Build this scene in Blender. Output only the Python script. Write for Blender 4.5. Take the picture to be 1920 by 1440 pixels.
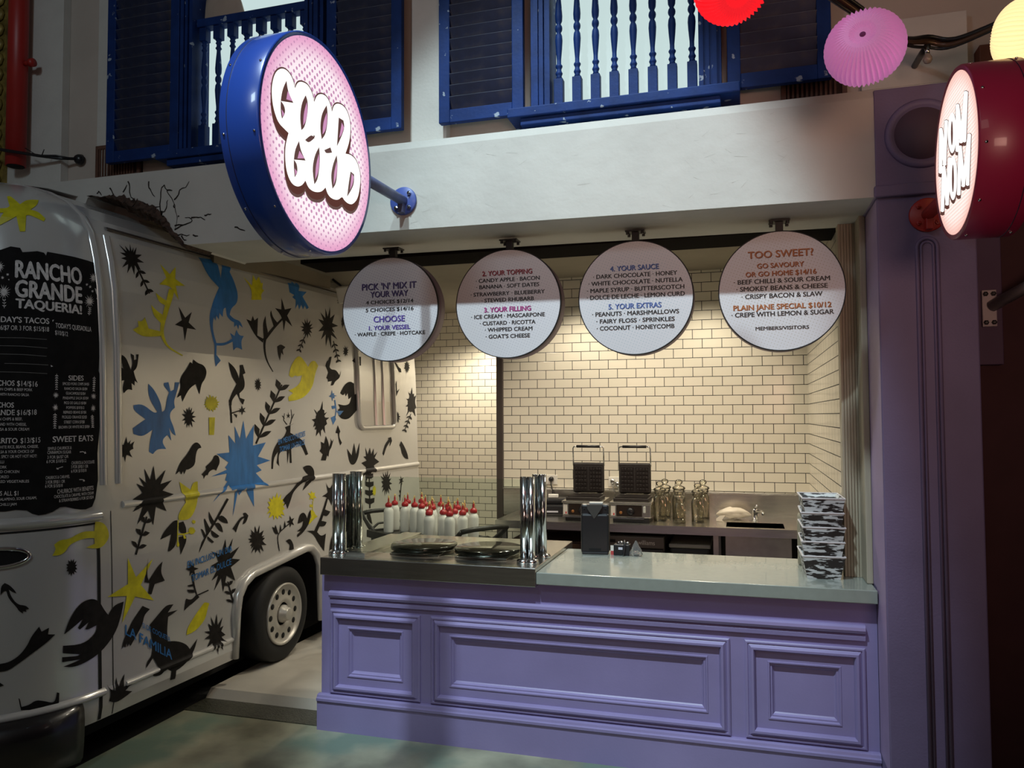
import bpy, bmesh, math, random
from mathutils import Vector, Matrix
from mathutils.geometry import tessellate_polygon
PI = math.pi
for _o in list(bpy.data.objects): bpy.data.objects.remove(_o)
SC = bpy.context.scene
COL = SC.collection

# ------------------------------------------------------------------ camera, world, lights, exposure
cam_data = bpy.data.cameras.new('camera'); cam = bpy.data.objects.new('camera', cam_data); COL.objects.link(cam)
cam_data.sensor_fit = 'HORIZONTAL'; cam_data.sensor_width = 36.0; cam_data.lens = 36.0*1460.1/1920.0
cam_data.clip_start = 0.05; cam_data.clip_end = 100
YAW, PIT, ROL = .287239, .0413487, -.004756
_f = Vector((-math.sin(YAW)*math.cos(PIT), math.cos(YAW)*math.cos(PIT), math.sin(PIT)))
_r = Vector((math.cos(YAW), math.sin(YAW), 0)); _u = _r.cross(_f)
_R = _r*math.cos(ROL)+_u*math.sin(ROL); _U = -_r*math.sin(ROL)+_u*math.cos(ROL)
cam.matrix_world = Matrix(((_R.x,_U.x,-_f.x,0),(_R.y,_U.y,-_f.y,0),(_R.z,_U.z,-_f.z,1.75),(0,0,0,1)))
SC.camera = cam
world = bpy.data.worlds.new('world'); SC.world = world; world.use_nodes = True
world.node_tree.nodes['Background'].inputs[0].default_value = (1.0, .80, .70, 1)
world.node_tree.nodes['Background'].inputs[1].default_value = .036
SC.view_settings.view_transform = 'Standard'; SC.view_settings.look = 'None'
SC.view_settings.exposure = 0.0; SC.view_settings.gamma = 1.0; SC.view_settings.use_curve_mapping = False
SC.render.film_transparent = False

def lamp(name, kind, loc, aim, watts, col, size=.3, size_y=None, spot=60, blend=.3):
    d = bpy.data.lights.new(name, kind); d.energy = watts; d.color = col
    if kind == 'AREA':
        d.size = size
        if size_y: d.shape = 'RECTANGLE'; d.size_y = size_y
    else: d.shadow_soft_size = size
    if kind == 'SPOT': d.spot_size = math.radians(spot); d.spot_blend = blend
    o = bpy.data.objects.new(name, d); COL.objects.link(o); o.location = loc
    if aim is not None: o.rotation_euler = (Vector(aim)-Vector(loc)).to_track_quat('-Z', 'Y').to_euler()
    return o
# the street's stage spot: cool white, high in front of the counter
lamp('street_spot_light', 'SPOT', (.15, 0.0, 7.8), (-.85, 3.75, 1.9), 820, (.72, .92, 1.0), .10, spot=24, blend=.5)
lamp('street_spot_light', 'SPOT', (-1.77, 0.0, 7.8), (-.97, 3.75, 1.9), 1560, (.72, .92, 1.0), .10, spot=26.5, blend=.35)
# general dim lighting of the hall: warm from the front right, cool over the truck
_h = lamp('hall_light', 'AREA', (1.3, -1.8, 2.1), (0, 3.8, 2.75), 6.5, (1.0, .58, .45), 1.4, .8); _h.data.spread = math.radians(60)
lamp('street_glow', 'AREA', (-.5, -2.2, 4.2), (-1.5, 4.0, 1.5), 9, (1.0, .82, .70), 1.0, 1.0)
lamp('truck_light', 'AREA', (-2.2, -.6, 4.6), (-4.0, 3.4, 2.6), 26, (.70, .88, 1.0), .5, .5)
# warm downlights in the kitchen ceiling
for _x, _y, _w in ((-1.22, 5.95, 56), (-.28, 5.95, 48), (-2.45, 7.75, 95), (-2.9, 7.6, 40), (.1, 5.0, 20), (-2.05, 5.0, 62), (-1.1, 5.1, 34), (-.3, 5.1, 30)):
    lamp('kitchen_downlight', 'SPOT', (_x, _y, 2.88), (_x, _y+.12, 0), _w, (1.0, .90, .73), .05, spot=125, blend=.7)

# ------------------------------------------------------------------ materials
MATS = {}
def mat(name, col, rough=.5, metal=0.0, var=0.0, scale=6.0, bump=0.0, bscale=60.0, emis=0.0, ecol=None, coat=0.0, stretch=None, stain=None, spec=.5, own=False):
    if name in MATS: return MATS[name]
    m = bpy.data.materials.new(name); m.use_nodes = True; MATS[name] = m
    nt = m.node_tree; N = nt.nodes; L = nt.links; b = N['Principled BSDF']
    b.inputs['Base Color'].default_value = (*col, 1); b.inputs['Roughness'].default_value = rough; b.inputs['Metallic'].default_value = metal
    b.inputs['Coat Weight'].default_value = coat; b.inputs['Coat Roughness'].default_value = .05
    b.inputs['Specular IOR Level'].default_value = spec
    tc = N.new('ShaderNodeTexCoord'); vec = tc.outputs['Object']
    if own:                            # every copy gets its own wear
        oi = N.new('ShaderNodeObjectInfo'); va = N.new('ShaderNodeVectorMath'); va.operation = 'MULTIPLY_ADD'; L.new(oi.outputs['Location'], va.inputs[0]); va.inputs[1].default_value = (9.7, 9.7, 9.7); L.new(vec, va.inputs[2]); vec = va.outputs[0]
    if stretch:
        mp = N.new('ShaderNodeMapping'); mp.inputs['Scale'].default_value = stretch; L.new(vec, mp.inputs[0]); vec = mp.outputs[0]
    last = None
    if var or stain:
        n = N.new('ShaderNodeTexNoise'); n.inputs['Scale'].default_value = scale; n.inputs['Detail'].default_value = 6; L.new(vec, n.inputs['Vector'])
        mx = N.new('ShaderNodeMix'); mx.data_type = 'RGBA'
        mx.inputs['A'].default_value = (*[max(0, c*(1-var)) for c in col], 1); mx.inputs['B'].default_value = (*[min(1, c*(1+var)) for c in col], 1)
        r = N.new('ShaderNodeMapRange'); r.inputs['From Min'].default_value = .3; r.inputs['From Max'].default_value = .7
        L.new(n.outputs[0], r.inputs[0]); L.new(r.outputs[0], mx.inputs['Factor']); last = mx.outputs['Result']
        if stain:                      # patches with a colour of their own: (colour, noise scale, threshold low, high)
            n2 = N.new('ShaderNodeTexNoise'); n2.inputs['Scale'].default_value = stain[1]; n2.inputs['Detail'].default_value = 8; L.new(vec, n2.inputs['Vector'])
            r2 = N.new('ShaderNodeMapRange'); r2.inputs['From Min'].default_value = stain[2]; r2.inputs['From Max'].default_value = stain[3]; L.new(n2.outputs[0], r2.inputs[0])
            m2 = N.new('ShaderNodeMix'); m2.data_type = 'RGBA'; L.new(r2.outputs[0], m2.inputs['Factor']); L.new(last, m2.inputs['A']); m2.inputs['B'].default_value = (*stain[0], 1)
            last = m2.outputs['Result']
        L.new(last, b.inputs['Base Color'])
    if bump:
        n = N.new('ShaderNodeTexNoise'); n.inputs['Scale'].default_value = bscale; n.inputs['Detail'].default_value = 5; L.new(vec, n.inputs['Vector'])
        bp = N.new('ShaderNodeBump'); bp.inputs['Strength'].default_value = bump; bp.inputs['Distance'].default_value = .01
        L.new(n.outputs[0], bp.inputs['Height']); L.new(bp.outputs[0], b.inputs['Normal'])
    if emis:
        b.inputs['Emission Color'].default_value = (*(ecol or col), 1); b.inputs['Emission Strength'].default_value = emis
    return m

def tile_mat(name, axis):
    m = bpy.data.materials.new(name); m.use_nodes = True; nt = m.node_tree; N = nt.nodes; L = nt.links; b = N['Principled BSDF']
    tc = N.new('ShaderNodeTexCoord'); sp = N.new('ShaderNodeSeparateXYZ'); mp = N.new('ShaderNodeCombineXYZ'); L.new(tc.outputs['Object'], sp.inputs[0]); L.new(sp.outputs[axis], mp.inputs[0]); L.new(sp.outputs['Z'], mp.inputs[1])
    br = N.new('ShaderNodeTexBrick'); br.offset = .5; br.inputs['Scale'].default_value = 1.0
    br.inputs['Brick Width'].default_value = .153; br.inputs['Row Height'].default_value = .0765; br.inputs['Mortar Size'].default_value = .0027; br.inputs['Mortar Smooth'].default_value = .1
    br.inputs['Color1'].default_value = (.72, .67, .55, 1); br.inputs['Color2'].default_value = (.76, .70, .58, 1); br.inputs['Mortar'].default_value = (.03, .028, .025, 1); br.inputs['Bias'].default_value = 0
    L.new(mp.outputs[0], br.inputs[0]); L.new(br.outputs['Color'], b.inputs['Base Color'])
    rr = N.new('ShaderNodeMapRange'); rr.inputs['To Min'].default_value = .16; rr.inputs['To Max'].default_value = .8; L.new(br.outputs['Fac'], rr.inputs[0]); L.new(rr.outputs[0], b.inputs['Roughness'])
    bp = N.new('ShaderNodeBump'); bp.invert = True; bp.inputs['Strength'].default_value = .4; bp.inputs['Distance'].default_value = .004
    L.new(br.outputs['Fac'], bp.inputs['Height']); L.new(bp.outputs[0], b.inputs['Normal'])
    return m

def dots_mat(name, base, dotc, pitch, r_in, r_out, radius, rot, axes, emis=0.0, edge=None, rough=.35):
    """printed halftone artwork: a grid of round dots whose size runs from r_in at the middle to r_out at the rim"""
    m = bpy.data.materials.new(name); m.use_nodes = True; nt = m.node_tree; N = nt.nodes; L = nt.links; b = N['Principled BSDF']
    tc = N.new('ShaderNodeTexCoord'); sp = N.new('ShaderNodeSeparateXYZ'); L.new(tc.outputs['Object'], sp.inputs[0])
    cb = N.new('ShaderNodeCombineXYZ'); L.new(sp.outputs[axes[0]], cb.inputs[0]); L.new(sp.outputs[axes[1]], cb.inputs[1])
    ln = N.new('ShaderNodeVectorMath'); ln.operation = 'LENGTH'; L.new(cb.outputs[0], ln.inputs[0])
    mp = N.new('ShaderNodeMapping'); mp.inputs['Rotation'].default_value = (0, 0, rot); mp.inputs['Scale'].default_value = (1/pitch, 1/pitch, 1); L.new(cb.outputs[0], mp.inputs[0])
    fr = N.new('ShaderNodeVectorMath'); fr.operation = 'FRACTION'; L.new(mp.outputs[0], fr.inputs[0])
    ds = N.new('ShaderNodeVectorMath'); ds.operation = 'DISTANCE'; L.new(fr.outputs[0], ds.inputs[0]); ds.inputs[1].default_value = (.5, .5, 0)
    rr = N.new('ShaderNodeMapRange'); rr.inputs['From Max'].default_value = radius; rr.inputs['To Min'].default_value = r_in; rr.inputs['To Max'].default_value = r_out; L.new(ln.outputs['Value'], rr.inputs[0])
    sb = N.new('ShaderNodeMath'); sb.operation = 'SUBTRACT'; L.new(rr.outputs[0], sb.inputs[0]); L.new(ds.outputs['Value'], sb.inputs[1])
    st = N.new('ShaderNodeMapRange'); st.inputs['From Min'].default_value = -.03; st.inputs['From Max'].default_value = .03; L.new(sb.outputs[0], st.inputs[0])
    mx = N.new('ShaderNodeMix'); mx.data_type = 'RGBA'; mx.inputs['A'].default_value = (*base, 1); mx.inputs['B'].default_value = (*dotc, 1)
    if edge:
        e = N.new('ShaderNodeMapRange'); e.inputs['From Min'].default_value = radius*.72; e.inputs['From Max'].default_value = radius; e.interpolation_type = 'SMOOTHSTEP'; L.new(ln.outputs['Value'], e.inputs[0])
        m2 = N.new('ShaderNodeMix'); m2.data_type = 'RGBA'; m2.inputs['A'].default_value = (*base, 1); m2.inputs['B'].default_value = (*edge, 1)
        L.new(e.outputs[0], m2.inputs['Factor']); L.new(m2.outputs['Result'], mx.inputs['A'])
    L.new(st.outputs[0], mx.inputs['Factor']); L.new(mx.outputs['Result'], b.inputs['Base Color']); b.inputs['Roughness'].default_value = rough
    if emis:
        L.new(mx.outputs['Result'], b.inputs['Emission Color']); b.inputs['Emission Strength'].default_value = emis; b.inputs['Base Color'].default_value = (0, 0, 0, 1)
        for l in list(b.inputs['Base Color'].links): L.remove(l)
    return m

def glass_mat(name, tint=(1, 1, 1), refl=.9, rough=.02, haze=0.0, hazecol=(.8, .8, .8)):
    m = bpy.data.materials.new(name); m.use_nodes = True; nt = m.node_tree; N = nt.nodes; L = nt.links
    N.remove(N['Principled BSDF']); out = N['Material Output']
    t = N.new('ShaderNodeBsdfTransparent'); t.inputs[0].default_value = (*tint, 1)
    g = N.new('ShaderNodeBsdfGlossy'); g.inputs['Roughness'].default_value = rough; g.inputs[0].default_value = (refl, refl, refl, 1)
    fr = N.new('ShaderNodeFresnel'); fr.inputs[0].default_value = 1.45
    mx = N.new('ShaderNodeMixShader'); L.new(fr.outputs[0], mx.inputs[0]); L.new(t.outputs[0], mx.inputs[1]); L.new(g.outputs[0], mx.inputs[2]); last = mx
    if haze:
        d = N.new('ShaderNodeBsdfDiffuse'); d.inputs[0].default_value = (*hazecol, 1)
        m2 = N.new('ShaderNodeMixShader'); m2.inputs[0].default_value = haze; L.new(mx.outputs[0], m2.inputs[1]); L.new(d.outputs[0], m2.inputs[2]); last = m2
    L.new(last.outputs[0], out.inputs[0])
    return m

# ------------------------------------------------------------------ mesh building
class MB:
    """one bmesh that becomes one mesh object"""
    def __init__(s): s.bm = bmesh.new(); s.mi = 0
    def _add(s, verts, faces, smooth=False):
        vs = [s.bm.verts.new(v) for v in verts]
        for f in faces:
            try: fc = s.bm.faces.new([vs[i] for i in f])
            except ValueError: continue
            fc.material_index = s.mi; fc.smooth = smooth
        return s
    def box(s, x0, x1, y0, y1, z0, z1, bev=0.0, rot=None):
        v = [(x0,y0,z0),(x1,y0,z0),(x1,y1,z0),(x0,y1,z0),(x0,y0,z1),(x1,y0,z1),(x1,y1,z1),(x0,y1,z1)]
        f = [(3,2,1,0),(4,5,6,7),(0,1,5,4),(1,2,6,5),(2,3,7,6),(3,0,4,7)]
        if bev:
            t = bmesh.new(); tv = [t.verts.new(p) for p in v]
            for q in f: t.faces.new([tv[i] for i in q])
            bmesh.ops.bevel(t, geom=list(t.edges), offset=bev, segments=2, affect='EDGES', profile=.5)
            t.verts.index_update(); v = [tuple(p.co) for p in t.verts]; f = [tuple(p.index for p in q.verts) for q in t.faces]; t.free()
        if rot: c = Vector(((x0+x1)/2,(y0+y1)/2,(z0+z1)/2)); v = [tuple(rot @ (Vector(p)-c)+c) for p in v]
        return s._add(v, f)
    def prism(s, poly, fn0, fn1):
        """closed solid: the 2-D polygon mapped by fn0 at one end and by fn1 at the other"""
        n = len(poly); v = [fn0(*p) for p in poly]+[fn1(*p) for p in poly]
        tris = tessellate_polygon([[Vector((p[0], p[1], 0)) for p in poly]])
        f = [tuple(t) for t in tris]+[tuple(n+i for i in t[::-1]) for t in tris]+[(i, (i+1) % n, n+(i+1) % n, n+i) for i in range(n)]
        return s._add(v, f)
    def flat(s, poly, fn):
        tris = tessellate_polygon([[Vector((p[0], p[1], 0)) for p in poly]])
        return s._add([fn(*p) for p in poly], [tuple(t) for t in tris])
    def tube(s, pts, r, n=10, cap=True, smooth=True, closed=False):
        pts = [Vector(p) for p in pts]; m = len(pts); rs = r if isinstance(r, (list, tuple)) else [r]*m
        v = []; ref = None
        for i, p in enumerate(pts):
            a = pts[(i-1) % m] if closed else pts[max(0, i-1)]; b = pts[(i+1) % m] if closed else pts[min(m-1, i+1)]
            d = (b-a).normalized()
            if ref is None: ref = Vector((0, 0, 1)) if abs(d.z) < .9 else Vector((1, 0, 0))
            x = ref-d*ref.dot(d); x.normalize(); y = d.cross(x); ref = x
            for k in range(n):
                t = 2*PI*k/n; v.append(tuple(p+(x*math.cos(t)+y*math.sin(t))*rs[i]))
        f = [(i*n+k, i*n+(k+1) % n, ((i+1) % m)*n+(k+1) % n, ((i+1) % m)*n+k) for i in range(m if closed else m-1) for k in range(n)]
        if cap and not closed: f += [tuple(range(n))[::-1], tuple((m-1)*n+k for k in range(n))]
        return s._add(v, f, smooth)
    def cyl(s, p0, p1, r0, r1=None, n=16, smooth=True): return s.tube([p0, p1], [r0, r0 if r1 is None else r1], n, True, smooth)
    def lathe(s, prof, c=(0, 0, 0), n=20, axis='z', sx=1.0, sy=1.0, rad=None, smooth=True):
        """prof: (radius, height) pairs; rad(k, j) may modulate the radius"""
        v = []
        for j, (r, h) in enumerate(prof):
            for k in range(n):
                t = 2*PI*k/n; q = r*(rad(k, j) if rad else 1)
                a, b = q*math.cos(t)*sx, q*math.sin(t)*sy
                p = (a, b, h) if axis == 'z' else (a, -h, b) if axis == '-y' else (h, a, b)
                v.append((c[0]+p[0], c[1]+p[1], c[2]+p[2]))
        m = len(prof); f = [(j*n+k, j*n+(k+1) % n, (j+1)*n+(k+1) % n, (j+1)*n+k) for j in range(m-1) for k in range(n)]
        f += [tuple(range(n))[::-1], tuple((m-1)*n+k for k in range(n))]
        return s._add(v, f, smooth)
    def ring_profile(s, x0, x1, z0, z1, prof, y):
        """mitred moulding round a rectangle in the xz plane: prof is (inset from the outer edge, stand-off towards -y)"""
        v = []
        for d, o in prof: v += [(x0+d, y-o, z0+d), (x1-d, y-o, z0+d), (x1-d, y-o, z1-d), (x0+d, y-o, z1-d)]
        return s._add(v, [(i*4+k, i*4+(k+1) % 4, i*4+4+(k+1) % 4, i*4+4+k) for i in range(len(prof)-1) for k in range(4)])
    def bar_x(s, x0, x1, prof):
        """horizontal moulding: (y, z) section swept along x"""
        n = len(prof); v = [(x0, y, z) for y, z in prof]+[(x1, y, z) for y, z in prof]
        return s._add(v, [(i, (i+1) % n, n+(i+1) % n, n+i) for i in range(n)]+[tuple(range(n))[::-1], tuple(range(n, 2*n))])
    def text(s, txt, fn, bold=0.0):
        V, F, w = glyphs(txt)               # heavier strokes: the same letters laid again a hair to either side
        for k, (dx, dy) in enumerate(((0, 0),) if not bold else ((0, 0), (bold, 0), (-bold, 0), (0, bold*.6), (0, -bold*.6))): s._add([fn(x+dx, y+dy, w, k*.0001) for x, y in V], F)
        return s
    def xf(s, M, start=0):
        s.bm.verts.ensure_lookup_table()
        for v in s.bm.verts[start:]: v.co = M @ v.co
        return s
    def build(s, name, mats, parent=None, world=True, weld=False):
        bm = s.bm
        if weld: bmesh.ops.remove_doubles(bm, verts=bm.verts, dist=1e-5)
        bmesh.ops.recalc_face_normals(bm, faces=bm.faces)
        if parent is not None and world: bm.transform(abs_matrix(parent).inverted())
        me = bpy.data.meshes.new(name); bm.to_mesh(me); bm.free()
        for m in (mats if isinstance(mats, (list, tuple)) else [mats]): me.materials.append(m)
        o = bpy.data.objects.new(name, me); COL.objects.link(o)
        if parent is not None: o.parent = parent
        return o
    def build_at(s, name, mats, origin):
        """top-level mesh whose origin is its base point"""
        s.bm.transform(Matrix.Translation(Vector(origin)).inverted()); o = s.build(name, mats); o.location = origin; return o

def abs_matrix(o):
    m = o.matrix_basis.copy()
    while o.parent: o = o.parent; m = o.matrix_basis @ m
    return m
GL = {}
def glyphs(txt, bold=0.0):
    """outline letters as triangles, capital height 1; returns points, faces and the width"""
    key = (txt, bold)
    if key in GL: return GL[key]
    cu = bpy.data.curves.new('t', 'FONT'); cu.body = txt; cu.offset = bold; cu.resolution_u = 3; cu.fill_mode = 'BOTH' if False else 'FRONT'
    o = bpy.data.objects.new('t', cu); COL.objects.link(o)
    dg = bpy.context.evaluated_depsgraph_get(); dg.update()
    me = bpy.data.meshes.new_from_object(o.evaluated_get(dg))
    V = [(v.co.x, v.co.y) for v in me.vertices]; F = [tuple(p.vertices) for p in me.polygons]
    bpy.data.objects.remove(o); bpy.data.meshes.remove(me); bpy.data.curves.remove(cu)
    x0 = min(v[0] for v in V); x1 = max(v[0] for v in V); k = CAP
    GL[key] = ([((x-x0)/k, y/k) for x, y in V], F, (x1-x0)/k)
    return GL[key]
CAP = 1.0
_V = glyphs('H')[0]; CAP = max(v[1] for v in _V); GL.clear()

def thing(name, label, cat, loc=(0, 0, 0), rz=0.0, group=None):
    o = bpy.data.objects.new(name, None); o.empty_display_size = .1; COL.objects.link(o); o.location = loc; o.rotation_euler = (0, 0, rz)
    return tag(o, label, cat, group)
def tag(o, label, cat, group=None):
    o['label'] = label; o['category'] = cat
    if group: o['group'] = group
    return o
def struct(o): o['kind'] = 'structure'; return o
def dup(root, loc=None, rz=None, label=None):
    r = root.copy(); COL.objects.link(r)
    for ch in root.children:
        c = ch.copy(); COL.objects.link(c); c.parent = r
        for g in ch.children:
            d = g.copy(); COL.objects.link(d); d.parent = c
    if loc is not None: r.location = loc
    if rz is not None: r.rotation_euler = (0, 0, rz)
    if label: r['label'] = label
    return r

# ------------------------------------------------------------------ palette
plaster = mat('cream_plaster', (.54, .525, .48), .75, var=.07, scale=2.5, bump=.35, bscale=14)
wallp = mat('upper_wall_plaster', (.50, .43, .37), .85, var=.06, scale=3, bump=.15, bscale=40)
pilp = mat('pale_pilaster', (.60, .58, .53), .8, var=.05, bump=.15)
lilac = mat('lavender_paint', (.275, .225, .44), .42, var=.07, scale=3, bump=.05, bscale=90)
pillar_m = mat('purple_stone_paint', (.17, .13, .245), .55, var=.08, scale=4, bump=.12, bscale=120)
returnm = mat('pale_lilac_paint', (.38, .27, .44), .5, var=.05)
blue_w = mat('worn_blue_timber', (.006, .028, .135), .55, spec=.2, var=.25, scale=9, bump=.1, stain=((.30, .36, .44), 16, .655, .68))
slat_m = mat('dark_blue_slats', (.012, .018, .05), .6, var=.35, scale=12, stain=((.06, .05, .05), 7, .5, .7))
white_t = mat('white_truck_paint', (.62, .61, .585), .20, .28, var=.03, scale=1.5, coat=.4)
black_p = mat('black_brushed_paint', (.012, .010, .009), .6, var=.4, scale=25, spec=.2)
blue_p = mat('blue_brushed_paint', (.025, .17, .47), .4, var=.25, scale=18, stretch=(1, 1, .25))
yel_p = mat('yellow_spray_paint', (.62, .56, .01), .45, var=.18, scale=20)
chalk = mat('chalk_white', (.66, .62, .60), .8, var=.25, scale=60)
chalk_g = mat('chalk_grey', (.22, .21, .20), .8)
board_m = mat('blackboard_paint', (.010, .009, .009), .8, var=.3, scale=15, spec=.15)
steel = mat('brushed_steel', (.66, .64, .59), .26, 1.0, var=.10, scale=14, stretch=(.4, 6, 6), bump=.02, bscale=60)
steel_d = mat('dull_steel', (.38, .36, .33), .38, 1.0, var=.12, scale=10)
chrome = mat('chrome', (.66, .67, .67), .13, 1.0)
stone = mat('pale_engineered_stone', (.29, .31, .275), .20, var=.04, scale=30, coat=.5)
blackpl = mat('black_plastic', (.012, .012, .014), .32)
blackm = mat('black_rubber', (.008, .008, .008), .7)
blacki = mat('black_cast_iron', (.018, .014, .012), .45, var=.3, scale=40)
dark_br = mat('dark_brown_steel', (.055, .042, .036), .45, var=.12)
greycl = mat('kitchen_ceiling_paint', (.22, .19, .145), .9, var=.05)
whitepl = mat('white_plastic', (.72, .69, .62), .4)
redm = mat('red_paint', (.38, .02, .015), .42, var=.08)
concrete = mat('polished_concrete', (.31, .30, .21), .30, var=.45, scale=3.2, bump=.10, bscale=18, stain=((.17, .23, .175), 2.1, .45, .62))
concrete_p = mat('pale_concrete', (.46, .43, .37), .6, var=.12, scale=2.5, bump=.1, bscale=30)
wet = mat('dark_wet_grit', (.05, .05, .035), .3, var=.6, scale=60, bump=.6, bscale=120)
maroon = mat('maroon_wall_paint', (.075, .028, .034), .8, var=.10)
void = mat('black_void_and_shade', (.004, .004, .004), .9)  # dark openings, and the shade painted on the floor under the truck
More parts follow.
